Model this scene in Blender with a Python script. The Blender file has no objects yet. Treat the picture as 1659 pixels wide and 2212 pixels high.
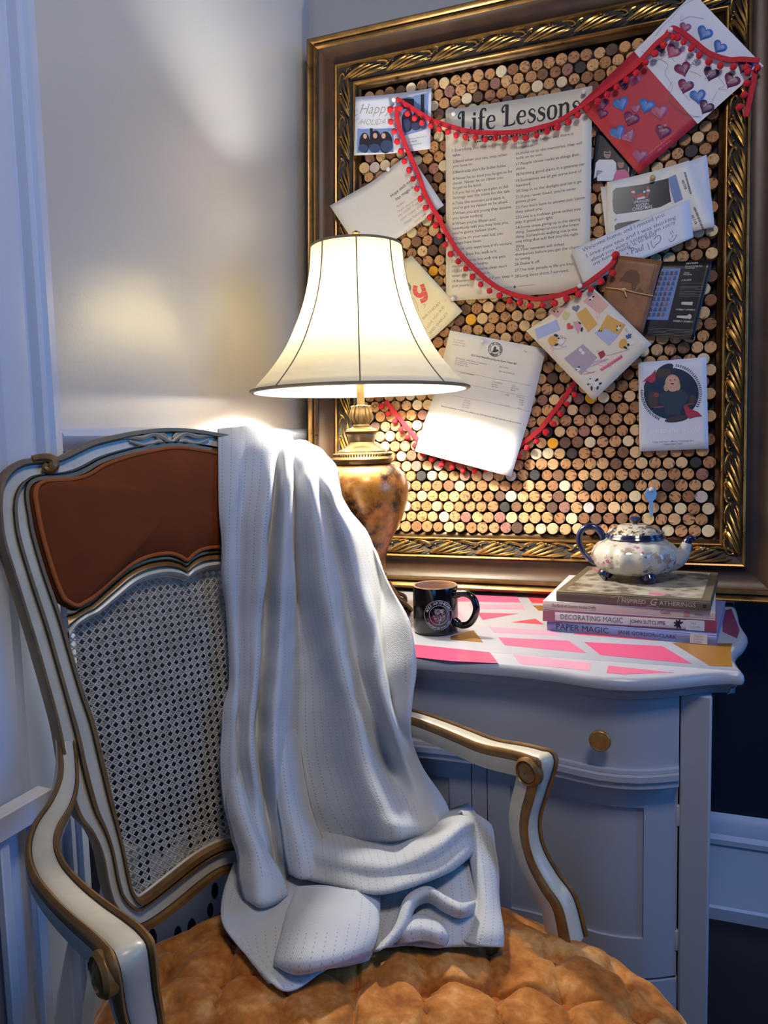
import bpy, bmesh, math, random
import numpy as np
from mathutils import Vector, Matrix

random.seed(7)
R = random.Random(11)
scene = bpy.context.scene
COL = scene.collection

# ------------------------------------------------------------------ camera
W_PX, H_PX, F_PX = 1659, 2212, 1660.0
def nrm(v):
    v = np.array(v, float)
    return v / np.linalg.norm(v)
_dn = nrm([446, 17354, 1660])
_L = nrm([-4398, -28, 1660]); _L = nrm(_L - _dn * (_L @ _dn))
_X = -_L; _Z = -_dn; _Y = np.cross(_Z, _X)
CM = np.stack([_X, _Y, _Z])                       # world = CM @ cam (x right, y down, z forward)
CAM = np.array([0.8360, -1.78, 1.085])
cam_d = bpy.data.cameras.new('camera'); cam = bpy.data.objects.new('camera', cam_d)
COL.objects.link(cam); scene.camera = cam
cam_d.sensor_fit = 'VERTICAL'; cam_d.sensor_height = 24.0
cam_d.lens = F_PX / H_PX * 24.0; cam_d.clip_start = 0.02
_rot = np.stack([CM[:, 0], -CM[:, 1], -CM[:, 2]], axis=1)
_m = Matrix([[*_rot[i], CAM[i]] for i in range(3)] + [[0, 0, 0, 1]])
cam.matrix_world = _m

# ------------------------------------------------------------------ world, lights, exposure
wd = bpy.data.worlds.new('world'); scene.world = wd; wd.use_nodes = True
wd.node_tree.nodes['Background'].inputs[0].default_value = (0.42, 0.55, 1.0, 1)
wd.node_tree.nodes['Background'].inputs[1].default_value = 0.006

def area(name, loc, target, sx, sy, power, color):
    l = bpy.data.lights.new(name, 'AREA'); l.shape = 'RECTANGLE'; l.size = sx; l.size_y = sy
    l.energy = power; l.color = color
    o = bpy.data.objects.new(name, l); COL.objects.link(o)
    o.location = loc
    o.rotation_euler = (Vector(target) - Vector(loc)).to_track_quat('-Z', 'Y').to_euler()
    return o
area('window_daylight', (3.3, -0.95, 1.75), (0.2, -0.9, 0.95), 1.1, 1.7, 26, (0.06, 0.34, 1.0))
area('ceiling_lamp_glow', (1.1, -1.65, 2.5), (0.65, -0.85, 0.6), 0.40, 0.40, 12.5, (1.0, 0.92, 0.90))
area('rear_blue_fill', (1.0, -3.7, 1.5), (0.4, -0.9, 0.7), 1.0, 1.4, 7, (0.10, 0.40, 1.0))  # unseen fill behind the camera, added to bring more blue to chair and casing
LAMP_W = 670.0            # emission of the lit bulb, the lamp's own light
vs = scene.view_settings
vs.view_transform = 'Standard'; vs.look = 'None'; vs.gamma = 1.0; vs.use_curve_mapping = False
vs.exposure = 0.28

# ------------------------------------------------------------------ pixel -> place
def ray(px, py):
    return nrm(CM @ np.array([px - 829.5, py - 1106.0, F_PX]))
def onz(px, py, z):
    r = ray(px, py); return CAM + r * ((z - CAM[2]) / r[2])
def ony(px, py, y):
    r = ray(px, py); return CAM + r * ((y - CAM[1]) / r[1])
def onx(px, py, x):
    r = ray(px, py); return CAM + r * ((x - CAM[0]) / r[0])
def onpl(px, py, P0, N):
    r = ray(px, py); N = np.array(N, float)
    return CAM + r * (((np.array(P0, float) - CAM) @ N) / (r @ N))

# ------------------------------------------------------------------ materials
def lin(c):
    c = c / 255.0
    return c / 12.92 if c <= 0.04045 else ((c + 0.055) / 1.055) ** 2.4
def rgb(*c):
    if len(c) == 1 and isinstance(c[0], str):
        h = c[0]; c = (int(h[0:2], 16), int(h[2:4], 16), int(h[4:6], 16))
    return (lin(c[0]), lin(c[1]), lin(c[2]), 1)

MATS = {}
class NT:
    """tiny node helper"""
    def __init__(s, m):
        s.t = m.node_tree; s.n = s.t.nodes; s.l = s.t.links
        s.b = s.n['Principled BSDF']
    def add(s, typ, **kw):
        n = s.n.new(typ)
        for k, v in kw.items():
            setattr(n, k, v)
        return n
    def link(s, a, b): s.l.new(a, b)
    def coords(s, kind='Object'):
        return s.add('ShaderNodeTexCoord').outputs[kind]
    def noise(s, vec, scale, detail=3, rough=0.5):
        n = s.add('ShaderNodeTexNoise'); n.inputs['Scale'].default_value = scale
        n.inputs['Detail'].default_value = detail; n.inputs['Roughness'].default_value = rough
        s.link(vec, n.inputs['Vector']); return n.outputs['Fac']
    def ramp(s, fac, stops):
        r = s.add('ShaderNodeValToRGB'); e = r.color_ramp.elements
        while len(e) < len(stops): e.new(0.5)
        for i, (p, c) in enumerate(stops):
            e[i].position = p; e[i].color = c
        s.link(fac, r.inputs['Fac']); return r.outputs['Color']
    def bump(s, h, strength, dist=0.002):
        b = s.add('ShaderNodeBump'); b.inputs['Strength'].default_value = strength
        b.inputs['Distance'].default_value = dist
        s.link(h, b.inputs['Height']); s.link(b.outputs['Normal'], s.b.inputs['Normal']); return b
    def math(s, op, a, b=None):
        n = s.add('ShaderNodeMath', operation=op)
        for i, v in enumerate((a, b)):
            if v is None: continue
            if isinstance(v, (int, float)): n.inputs[i].default_value = v
            else: s.link(v, n.inputs[i])
        return n.outputs[0]
    def mix(s, fac, a, b):
        n = s.add('ShaderNodeMix', data_type='RGBA')
        for sock, v in ((n.inputs[0], fac), (n.inputs[6], a), (n.inputs[7], b)):
            if hasattr(v, 'links') or hasattr(v, 'is_linked'): s.link(v, sock)
            else: sock.default_value = v
        return n.outputs[2]

def mat(name, color, rough=0.5, metal=0.0, color2=None, nscale=8, nrange=(0.35, 0.65), bump=None, coat=0.0, spec=None):
    if name in MATS: return MATS[name]
    m = bpy.data.materials.new(name); m.use_nodes = True
    t = NT(m); b = t.b
    b.inputs['Base Color'].default_value = color
    b.inputs['Roughness'].default_value = rough; b.inputs['Metallic'].default_value = metal
    if coat: b.inputs['Coat Weight'].default_value = coat; b.inputs['Coat Roughness'].default_value = 0.12
    if spec is not None: b.inputs['Specular IOR Level'].default_value = spec
    if color2 or bump:
        vec = t.coords()
        if color2:
            f = t.noise(vec, nscale, 4, 0.6)
            c = t.ramp(f, [(nrange[0], color), (nrange[1], color2)])
            t.link(c, b.inputs['Base Color'])
        if bump:
            t.bump(t.noise(vec, bump[0], 3), bump[1], bump[2] if len(bump) > 2 else 0.002)
    MATS[name] = m
    return m

# ------------------------------------------------------------------ mesh building
class MB:
    def __init__(s):
        s.v = []; s.f = []; s.mi = []; s.uv = {}
    def add(s, verts, faces, mi=0):
        o = len(s.v); s.v += [tuple(map(float, p)) for p in verts]
        for k, f in enumerate(faces):
            s.f.append(tuple(i + o for i in f)); s.mi.append(mi if isinstance(mi, int) else mi[k])
        return o
    def box(s, c, d, mi=0, ax=None):
        c = np.array(c, float); ax = np.eye(3) if ax is None else np.array(ax, float)
        vs_ = []
        for dz in (-.5, .5):
            for dx, dy in ((-.5, -.5), (.5, -.5), (.5, .5), (-.5, .5)):
                vs_.append(c + ax[0] * dx * d[0] + ax[1] * dy * d[1] + ax[2] * dz * d[2])
        s.add(vs_, [(3, 2, 1, 0), (4, 5, 6, 7), (0, 1, 5, 4), (1, 2, 6, 5), (2, 3, 7, 6), (3, 0, 4, 7)], mi)
    def lathe(s, prof, c=(0, 0, 0), seg=32, mi=0, lobes=0, lamp_=0.0, cap=True):
        c = np.array(c, float); n = len(prof); vs_ = []
        for r, z in prof:
            for k in range(seg):
                a = 2 * math.pi * k / seg
                rr = r * (1 + lamp_ * math.cos(lobes * a)) if lobes else r
                vs_.append(c + np.array([rr * math.cos(a), rr * math.sin(a), z]))
        fs = []
        for i in range(n - 1):
            for k in range(seg):
                k2 = (k + 1) % seg
                fs.append((i * seg + k, i * seg + k2, (i + 1) * seg + k2, (i + 1) * seg + k))
        if cap:
            if prof[0][0] > 1e-5: fs.append(tuple(range(seg - 1, -1, -1)))
            if prof[-1][0] > 1e-5: fs.append(tuple((n - 1) * seg + k for k in range(seg)))
        s.add(vs_, fs, mi)
    def tube(s, path, rad, sides=8, mi=0, flat=1.0, up=(0, 0, 1), closed=False, cap=True):
        P = np.array(path, float); n = len(P)
        if not hasattr(rad, '__len__'): rad = [rad] * n
        up = np.array(up, float); vs_ = []
        for i in range(n):
            a = P[(i - 1) % n] if (closed or i > 0) else P[0]
            b = P[(i + 1) % n] if (closed or i < n - 1) else P[-1]
            t = b - a; t = t / (np.linalg.norm(t) + 1e-12)
            x = np.cross(t, up); ln = np.linalg.norm(x)
            x = x / ln if ln > 1e-6 else np.array([1., 0, 0])
            y = np.cross(x, t)
            for k in range(sides):
                an = 2 * math.pi * (k + .5) / sides
                vs_.append(P[i] + x * rad[i] * math.cos(an) + y * rad[i] * flat * math.sin(an))
        fs = []
        m = n if closed else n - 1
        for i in range(m):
            j = (i + 1) % n
            for k in range(sides):
                k2 = (k + 1) % sides
                fs.append((i * sides + k, i * sides + k2, j * sides + k2, j * sides + k))
        if cap and not closed:
            fs.append(tuple(range(sides - 1, -1, -1))); fs.append(tuple((n - 1) * sides + k for k in range(sides)))
        s.add(vs_, fs, mi)
    def grid(s, P, mi=0, closed_u=False, flip=False):
        P = np.array(P, float); n, m = P.shape[:2]; fs = []
        for i in range(n - 1):
            for j in range(m if closed_u else m - 1):
                j2 = (j + 1) % m
                q = (i * m + j, i * m + j2, (i + 1) * m + j2, (i + 1) * m + j)
                fs.append(q[::-1] if flip else q)
        return s.add(P.reshape(-1, 3), fs, mi)
    def poly(s, pts, mi=0):
        s.add(pts, [tuple(range(len(pts)))], mi)
    def sphere(s, c, r, seg=12, rings=8, mi=0, sc=(1, 1, 1)):
        c = np.array(c, float); vs_ = [c + np.array([0, 0, r * sc[2]])]
        for i in range(1, rings):
            a = math.pi * i / rings
            for k in range(seg):
                b = 2 * math.pi * k / seg
                vs_.append(c + r * np.array([sc[0] * math.sin(a) * math.cos(b), sc[1] * math.sin(a) * math.sin(b), sc[2] * math.cos(a)]))
        vs_.append(c - np.array([0, 0, r * sc[2]]))
        fs = [(0, 1 + k, 1 + (k + 1) % seg) for k in range(seg)]
        for i in range(rings - 2):
            for k in range(seg):
                k2 = (k + 1) % seg
                fs.append((1 + i * seg + k, 1 + (i + 1) * seg + k, 1 + (i + 1) * seg + k2, 1 + i * seg + k2))
        l = len(vs_) - 1; b0 = 1 + (rings - 2) * seg
        fs += [(l, b0 + (k + 1) % seg, b0 + k) for k in range(seg)]
        s.add(vs_, fs, mi)
    def prism(s, outline, d, mi=0, mi_side=None):
        """outline: 3-D planar points, d: extrusion vector"""
        O = np.array(outline, float); n = len(O); d = np.array(d, float)
        fs = [tuple(range(n - 1, -1, -1)), tuple(n + i for i in range(n))]
        ms = [mi, mi]
        for i in range(n):
            j = (i + 1) % n; fs.append((i, j, n + j, n + i)); ms.append(mi if mi_side is None else mi_side)
        s.add(np.concatenate([O, O + d]), fs, ms)
    def build(s, name, mats, parent=None, smooth=True, recalc=True, bevel=None, angle=40, base=None, solid=None, sub=0):
        base = np.array(base if base is not None else (root_of(parent).location if parent else (0, 0, 0)), float)
        me = bpy.data.meshes.new(name)
        me.from_pydata([tuple(np.array(p) - base) for p in s.v], [], s.f)
        for m_ in (mats if isinstance(mats, (list, tuple)) else [mats]): me.materials.append(m_)
        me.polygons.foreach_set('material_index', s.mi)
        if recalc:
            bm = bmesh.new(); bm.from_mesh(me)
            bmesh.ops.recalc_face_normals(bm, faces=bm.faces); bm.to_mesh(me); bm.free()
        if smooth:
            me.polygons.foreach_set('use_smooth', [True] * len(me.polygons))
            me.set_sharp_from_angle(angle=math.radians(angle))
        me.update()
        o = bpy.data.objects.new(name, me); COL.objects.link(o)
        if parent: o.parent = parent
        elif base.any(): o.location = base
        if solid: 
            md = o.modifiers.new('thick', 'SOLIDIFY'); md.thickness = solid; md.offset = 0
        if bevel:
            md = o.modifiers.new('bevel', 'BEVEL'); md.width = bevel; md.segments = 2; md.limit_method = 'ANGLE'
            md.angle_limit = math.radians(35); md.harden_normals = False
        if sub:
            md = o.modifiers.new('sub', 'SUBSURF'); md.levels = sub; md.render_levels = sub
        return o

def root_of(o):
    while o.parent: o = o.parent
    return o
def tag(o, label=None, cat=None, group=None, kind=None):
    if label: o['label'] = label
    if cat: o['category'] = cat
    if group: o['group'] = group
    if kind: o['kind'] = kind
    return o
def thing(name, label, cat, loc, group=None):
    o = bpy.data.objects.new(name, None); COL.objects.link(o); o.location = tuple(map(float, loc))
    o.empty_display_size = 0.05
    return tag(o, label, cat, group)
def inst(name, me, parent, loc, rot=None, scale=None):
    o = bpy.data.objects.new(name, me); COL.objects.link(o)
    if parent:
        o.parent = parent; loc = np.array(loc) - np.array(root_of(parent).location)
    o.location = tuple(map(float, loc))
    if rot is not None:
        if isinstance(rot, Matrix): o.rotation_euler = rot.to_euler()
        else: o.rotation_euler = rot
    if scale is not None: o.scale = scale if hasattr(scale, '__len__') else (scale,) * 3
    return o

def catmull(P, n, closed=False):
    """resample a control polyline (any dim) with a Catmull-Rom spline, n points per span"""
    P = np.array(P, float); m = len(P); out = []
    spans = m if closed else m - 1
    for i in range(spans):
        if closed: p0, p1, p2, p3 = P[(i - 1) % m], P[i], P[(i + 1) % m], P[(i + 2) % m]
        else:
            p1, p2 = P[i], P[i + 1]
            p0 = P[i - 1] if i > 0 else 2 * p1 - p2
            p3 = P[i + 2] if i + 2 < m else 2 * p2 - p1
        for k in range(n):
            t = k / n
            out.append(.5 * (2 * p1 + (p2 - p0) * t + (2 * p0 - 5 * p1 + 4 * p2 - p3) * t * t + (3 * p1 - 3 * p2 + p3 - p0) * t ** 3))
    if not closed: out.append(P[-1])
    return np.array(out)
def catgrid(P, n, m):
    P = np.array(P, float)
    A = np.array([catmull(P[i], m) for i in range(len(P))])
    return np.array([catmull(A[:, j], n) for j in range(A.shape[1])]).transpose(1, 0, 2)
def arclen(P, n):
    P = np.array(P, float); d = np.r_[0, np.cumsum(np.linalg.norm(np.diff(P, axis=0), axis=1))]
    t = np.linspace(0, d[-1], n)
    return np.stack([np.interp(t, d, P[:, k]) for k in range(P.shape[1])], 1)

# ---- flat lettering from the built-in font, as plain (x, y) triangles
def text_mesh(body, size=1.0, bold=0.0, shear=0.0, align='LEFT', spacing=1.0, line=1.0, sx=1.0):
    cu = bpy.data.curves.new('t', 'FONT'); cu.body = body; cu.size = size; cu.offset = bold * size; cu.shear = shear
    cu.align_x = align; cu.space_character = spacing; cu.space_line = line; cu.resolution_u = 2; cu.fill_mode = 'FRONT'
    o = bpy.data.objects.new('t', cu)
    me = bpy.data.meshes.new_from_object(o)
    vs_ = [(v.co.x * sx, v.co.y) for v in me.vertices]; fs = [tuple(p.vertices) for p in me.polygons]
    bpy.data.objects.remove(o); bpy.data.curves.remove(cu); bpy.data.meshes.remove(me)
    return vs_, fs
def ribbon2(pts, w):
    """flat stroke: polyline with width(s) -> (verts, faces)"""
    P = np.array(pts, float); n = len(P)
    if not hasattr(w, '__len__'): w = [w] * n
    vs_ = []
    for i in range(n):
        t = P[min(i + 1, n - 1)] - P[max(i - 1, 0)]; t = t / (np.linalg.norm(t) + 1e-12); q = np.array([-t[1], t[0]])
        vs_ += [tuple(P[i] + q * w[i] / 2), tuple(P[i] - q * w[i] / 2)]
    return vs_, [(2 * i, 2 * i + 1, 2 * i + 3, 2 * i + 2) for i in range(n - 1)]
def ell2(cx, cy, rx, ry, n=16, rot=0.0):
    c, s_ = math.cos(rot), math.sin(rot)
    P = [(rx * math.cos(2 * math.pi * k / n), ry * math.sin(2 * math.pi * k / n)) for k in range(n)]
    return [(cx + x * c - y * s_, cy + x * s_ + y * c) for x, y in P], [tuple(range(n))]
def ring2(cx, cy, r0, r1, n=32):
    v = []; 
    for k in range(n):
        a = 2 * math.pi * k / n; v += [(cx + r0 * math.cos(a), cy + r0 * math.sin(a)), (cx + r1 * math.cos(a), cy + r1 * math.sin(a))]
    return v, [(2 * k, 2 * k + 1, 2 * ((k + 1) % n) + 1, 2 * ((k + 1) % n)) for k in range(n)]
def rect2(x0, y0, x1, y1):
    return [(x0, y0), (x1, y0), (x1, y1), (x0, y1)], [(0, 1, 2, 3)]
def heart2(cx, cy, s_, rot=0.0, n=22):
    v = []
    for k in range(n):
        t = 2 * math.pi * k / n
        x = 16 * math.sin(t) ** 3; y = 13 * math.cos(t) - 5 * math.cos(2 * t) - 2 * math.cos(3 * t) - math.cos(4 * t)
        x *= s_ / 32; y *= s_ / 32
        v.append((cx + x * math.cos(rot) - y * math.sin(rot), cy + x * math.sin(rot) + y * math.cos(rot)))
    return v, [tuple(range(n))]
# ------------------------------------------------------------------ setting
def paint(name, color, rough, orange=0.35):
    m = mat(name, color, rough); t = NT(m)
    v = t.coords()
    a = t.noise(v, 9, 2); b = t.noise(v, 150, 2)
    h = t.math('ADD', t.math('MULTIPLY', a, 1.0), t.math('MULTIPLY', b, 0.22))
    t.bump(h, orange, 0.004)
    return m
M_CREAM = paint('cream_wall_paint', rgb(189, 187, 184), 0.24, 0.22)
MATS['cream_wall_paint'].node_tree.nodes['Principled BSDF'].inputs['Coat Weight'].default_value = .7
MATS['cream_wall_paint'].node_tree.nodes['Principled BSDF'].inputs['Coat Roughness'].default_value = .25
MATS['cream_wall_paint'].node_tree.nodes['Principled BSDF'].inputs['Specular IOR Level'].default_value = 1.0
M_NAVY = paint('navy_wall_paint', rgb(22, 28, 44), 0.42, 0.15)
M_TRIM = paint('white_trim_paint', rgb(188, 198, 216), 0.30, 0.15)  # white paint, with the blue cast of the daylight tinted into its colour
M_FLOOR = mat('dark_floor_boards', rgb(10, 9, 10), 0.5, color2=rgb(18, 15, 14), nscale=4)
RAIL = 1.10
b = MB()
b.box((-.06, -1.5, (2.75 + RAIL) / 2), (.12, 3.4, 2.75 - RAIL), 0)
b.box((-.06, -1.5, RAIL / 2), (.12, 3.4, RAIL), 1)
tag(b.build('wall_left', [M_CREAM, M_NAVY]), kind='structure')
b = MB()
b.box((1.44, .06, (2.75 + RAIL) / 2), (2.88, .12, 2.75 - RAIL), 0)
b.box((1.44, .06, RAIL / 2), (2.88, .12, RAIL), 1)
tag(b.build('wall_right', [M_CREAM, M_NAVY]), kind='structure')
b = MB(); b.box((1.3, -1.5, -.03), (2.9, 3.5, .06))
tag(b.build('floor', M_FLOOR), kind='structure')
def sweep_line(b, prof, a, d, ox, oy, mi=0):
    """extrude a 2-D profile [(across, out)] from a along d"""
    a = np.array(a, float); d = np.array(d, float); ox = np.array(ox, float); oy = np.array(oy, float)
    pts = [a + ox * p + oy * q for p, q in prof]
    b.prism(pts, d, mi)
# chair rails
railp = [(0, 0), (0, .008), (.006, .012), (.012, .020), (.022, .024), (.028, .020), (.034, .012), (.036, 0)]
b = MB(); sweep_line(b, railp, (0, -.912, 1.078), (0, .912, 0), (0, 0, 1), (1, 0, 0))
tag(b.build('trim_1', M_TRIM), kind='structure')
b = MB(); sweep_line(b, railp, (0.025, 0, 1.078), (2.5, 0, 0), (0, 0, 1), (0, -1, 0))
tag(b.build('trim_2', M_TRIM), kind='structure')
# door casing on the left wall (fluted boards)
def flute(y0, y1, d):
    return [(y0, d), (y1, d)]
b = MB()
prof = [(p - .026, q) for p, q in [(-.887, 0), (-.887, .020), (-.890, .024), (-.904, .026), (-.908, .020), (-.911, .019), (-.914, .023), (-.921, .023), (-.925, .010),
        (-.931, .009), (-.936, .017), (-.958, .019), (-.982, .017), (-.988, .009), (-.995, .009), (-.999, .020), (-1.006, .028), (-1.03, .03), (-1.06, .03), (-1.06, 0)]]
sweep_line(b, [(p, q) for p, q in prof], (0, 0, 0), (0, 0, 2.75), (0, 1, 0), (1, 0, 0))
tag(b.build('trim_3', M_TRIM, angle=25), kind='structure')
# baseboards
bb = [(0, 0), (0, .016), (.030, .022), (.034, .016), (.045, .016), (.055, .014), (.175, .014), (.178, .020), (.190, .022), (.20, .016), (.225, .016), (.235, .012), (.242, 0)]
b = MB(); sweep_line(b, bb, (.03, 0, .0), (2.5, 0, 0), (0, 0, 1), (0, -1, 0))
tag(b.build('baseboard_right', M_TRIM, angle=25), kind='structure')
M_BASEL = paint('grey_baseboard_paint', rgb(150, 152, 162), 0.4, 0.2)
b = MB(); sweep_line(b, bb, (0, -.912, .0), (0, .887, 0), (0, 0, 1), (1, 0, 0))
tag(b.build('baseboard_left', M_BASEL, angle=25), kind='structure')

# ---- white slatted stand in the lower left corner
M_STAND = paint('white_stand_paint', rgb(205, 206, 212), 0.4, 0.1)
xs = .062
e = onx(112, 1702, xs); zt = e[2]; ye = e[1]
st = thing('slatted_stand', 'white wooden stand with flat top rail and thin slats beside the left chair arm', 'stand', (xs, ye - .2, 0))
b = MB(); b.box((xs - .012, ye - .25, zt - .0165), (.026, .5, .033)); b.build('top_rail', M_STAND, st, bevel=.002)
b = MB(); b.box((xs - .012, ye - .25, .06), (.02, .5, .03)); b.build('bottom_rail', M_STAND, st, bevel=.002)
for k, yy in enumerate((ye - .024, ye - .075, ye - .125, ye - .175, ye - .225, ye - .30, ye - .4)):
    b = MB(); b.box((xs - .012, yy, (zt - .033) / 2), (.012, .014, zt - .033)); b.build('slat', M_STAND, st, bevel=.0015)
# ------------------------------------------------------------------ framed cork board leaning on the wall
FV = nrm([0, .075, .997]); FX = np.array([1., 0, 0]); FN = np.cross(FX, FV)      # FN points to the room
FP = np.array([0, -.15, .74])
def onF(px, py, off=0.0):
    p = onpl(px, py, FP + FN * off, FN) - FP
    return np.array([p[0], p @ FV])
def F3(u, v, h=0.0): return FP + FX * u + FV * v + FN * h

def mottled_metal(name, c1, c2, rough, nscale, metal=0.85, stretch=None):  # two metal tones mixed at random by noise
    m = mat(name, c1, rough, metal); t = NT(m); v = t.coords()
    if stretch:
        mp = t.add('ShaderNodeMapping'); mp.inputs['Scale'].default_value = stretch; t.link(v, mp.inputs['Vector']); v = mp.outputs[0]
    f = t.noise(v, nscale, 5, 0.65)
    t.link(t.ramp(f, [(.32, c1), (.68, c2)]), t.b.inputs['Base Color'])
    t.link(t.math('ADD', t.math('MULTIPLY', f, .25), rough - .12), t.b.inputs['Roughness'])
    t.bump(f, .12, .002)
    return m
M_BRONZE = mottled_metal('dark_bronze_wood', rgb(50, 34, 20), rgb(74, 47, 25), .42, 14, .1, (1, 1, 1))
M_BEAD = mottled_metal('bronze_bead', rgb(104, 78, 42), rgb(150, 112, 62), .30, 18, .75)
M_GILD = mottled_metal('gilt_ornament', rgb(150, 112, 56), rgb(206, 164, 92), .28, 30, .92)
M_GROOVE = mat('dark_groove', rgb(26, 18, 12), .6)
M_LIP = mottled_metal('bronze_lip', rgb(44, 30, 18), rgb(84, 58, 26), .4, 16, .5)

U0, U1, V0, V1 = .026, 1.038, .0065, 1.276
board = thing('cork_board', 'huge wine cork board in an ornate bronze and gilt frame leaning on the wall', 'cork board', F3((U0 + U1) / 2, V0, -.02))
prof = [(0, -.045), (0, .012), (.003, .022), (.008, .026), (.013, .023), (.016, .016), (.018, .016), (.020, .021), (.024, .021), (.027, .015),
        (.029, .013), (.045, .008), (.060, .0075), (.069, .011), (.0705, .017), (.0735, .0185), (.0765, .017), (.078, .010),
        (.082, .0085), (.108, .001), (.110, .004), (.113, .0045), (.1155, .003), (.117, -.004), (.124, -.008), (.127, -.010), (.127, -.045)]
pm = [1, 1, 1, 1, 1, 2, 1, 1, 1, 2, 0, 0, 0, 0, 1, 1, 1, 2, 2, 2, 1, 1, 1, 3, 3, 3]
FMATS = [M_BRONZE, M_BEAD, M_GROOVE, M_LIP]
def corner_pt(ci, d, h):
    s = [(U0 + d, V0 + d), (U1 - d, V0 + d), (U1 - d, V1 - d), (U0 + d, V1 - d)][ci]
    return F3(s[0], s[1], h)
for nm, c0, c1 in (('bottom_rail', 0, 1), ('side_rail', 1, 2), ('top_rail', 2, 3), ('side_rail', 3, 0)):
    b = MB(); vs_ = []
    for d, h in prof: vs_ += [corner_pt(c0, d, h), corner_pt(c1, d, h)]
    n = len(prof)
    fs = [(2 * i, 2 * i + 1, 2 * i + 3, 2 * i + 2) for i in range(n - 1)]
    b.add(vs_, fs, pm)
    b.build(nm, FMATS, board, angle=50, recalc=False)
# ornament: one acanthus length, swept leaves and scroll (x along the rail, y across, z out)
OL, OW = .098, .030
def orn_mesh():
    b = MB()
    def stroke(pts, w, hgt, n=5):
        P = catmull(np.array([(x * OL, y * OW, z * .011) for x, y, z in pts]), n)
        k = len(P); r = [OW * w * (.25 + .75 * math.sin(math.pi * min(1, (i + .6) / (k - .2)) ** .75)) for i in range(k)]
        b.tube(P, r, 6, 0, hgt, up=(0, 0, 1))
    stroke([(.0, -.42, .2), (.12, -.30, .7), (.30, -.02, 1.0), (.46, .30, .8), (.40, .46, .6), (.30, .36, .5)], .125, .9)
    stroke([(.05, -.45, .2), (.25, -.34, .8), (.45, -.05, 1.0), (.62, .22, .7), (.72, .40, .3)], .08, .9)
    stroke([(.15, -.47, .2), (.38, -.40, .7), (.58, -.18, .9), (.76, .08, .6), (.86, .22, .3)], .085, .9)
    stroke([(.32, -.48, .2), (.55, -.46, .6), (.74, -.32, .7), (.92, -.10, .4)], .08, .9)
    stroke([(.62, .46, .2), (.78, .44, .7), (.95, .30, .8), (1.02, .10, .6), (.96, .02, .4), (.90, .12, .3)], .085, .9)
    stroke([(.02, .10, .2), (.08, .32, .6), (.20, .46, .6), (.34, .48, .3)], .08, .9)
    stroke([(.45, -.49, .2), (.66, -.48, .6), (.86, -.38, .7), (.99, -.22, .4)], .07, .9)
    stroke([(.40, .10, .5), (.44, .22, .9), (.40, .30, .9), (.34, .26, .8)], .05, .9)
    for x, y, r_ in ((.50, .38, .10), (.57, .31, .085), (.63, .24, .07), (.14, .18, .09)):
        b.sphere((x * OL, y * OW, .007), OW * r_, 8, 5)
    me_o = b.build('ornament', M_GILD, None)
    me = me_o.data; bpy.data.objects.remove(me_o)
    return me
OM = orn_mesh()
B3 = np.stack([FX, FV, FN], 1)
def rail_orn(ci, cj, n, flip=False):
    a = corner_pt(ci, .0935, .0045); c = corner_pt(cj, .0935, .0045)
    d = nrm(c - a); L_ = np.linalg.norm(c - a); y = np.cross(FN, d); st = L_ / n
    tilt = math.atan2(.0075, .026)
    y2 = y * math.cos(tilt) - FN * math.sin(tilt); z2 = np.cross(d, y2)
    for k in range(n):
        p = a + d * (k * st)
        m = Matrix([[d[i] , y2[i], z2[i]] for i in range(3)])
        inst('ornament', OM, board, p, m, (st / OL, 1, 1))
rail_orn(3, 2, 8); rail_orn(0, 1, 8); rail_orn(0, 3, 11); rail_orn(1, 2, 11)
# back panel
b = MB(); CU0, CU1, CV0, CV1 = U0 + .122, U1 - .122, V0 + .122, V1 - .122
b.box(F3((CU0 + CU1) / 2, (CV0 + CV1) / 2, -.031), (CU1 - CU0, CV1 - CV0, .012), 0, [FX, FV, FN])
b.build('backing_panel', mat('backing_board', rgb(38, 28, 20), .8), board)
# corks
def cork_mat(name, c1, c2, mark):
    m = mat(name, c1, .75); t = NT(m)
    oi = t.add('ShaderNodeObjectInfo'); geo = t.coords('Object')
    nz = t.noise(geo, 330, 3, .7)
    base = t.ramp(nz, [(.30, c2), (.62, c1)])
    mp = t.add('ShaderNodeMapping'); mp.inputs['Scale'].default_value = (1, .22, 1); t.link(geo, mp.inputs['Vector'])
    nz2 = t.noise(mp.outputs[0], 190, 2, .5)
    mk = t.ramp(nz2, [(mark, (0, 0, 0, 1)), (mark + .03, (1, 1, 1, 1))])
    t.link(t.mix(t.math('MULTIPLY', mk, .75), base, rgb(72, 46, 26)), t.b.inputs['Base Color'])
    t.bump(nz, .25, .001)
    return m
CK = [((206, 166, 118), (178, 134, 88), .63), ((198, 152, 100), (170, 122, 76), .60), ((186, 138, 92), (150, 104, 64), .60), ((216, 186, 140), (196, 158, 110), .66),
      ((222, 204, 170), (206, 184, 146), .70), ((176, 126, 82), (136, 92, 56), .58), ((150, 104, 68), (118, 78, 48), .60), ((194, 148, 104), (158, 110, 70), .57),
      ((122, 86, 62), (92, 62, 44), .62), ((92, 66, 54), (66, 46, 38), .64), ((60, 48, 48), (42, 34, 34), .72), ((150, 106, 92), (122, 78, 70), .62),
      ((208, 196, 190), (186, 170, 164), .68), ((40, 38, 42), (28, 27, 30), .9), ((226, 166, 34), (214, 150, 20), .95)]
CW = [16, 14, 12, 10, 7, 10, 8, 10, 5, 3.5, 2, 2, 2, 1.2, .5]
CM_ = [cork_mat('cork_%s' % w, rgb(*a), rgb(*c), m) for w, (a, c, m) in zip(
    ('tan honey warm pale cream ochre umber sand brown cocoa char wine ash black amber').split(), CK)]
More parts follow.
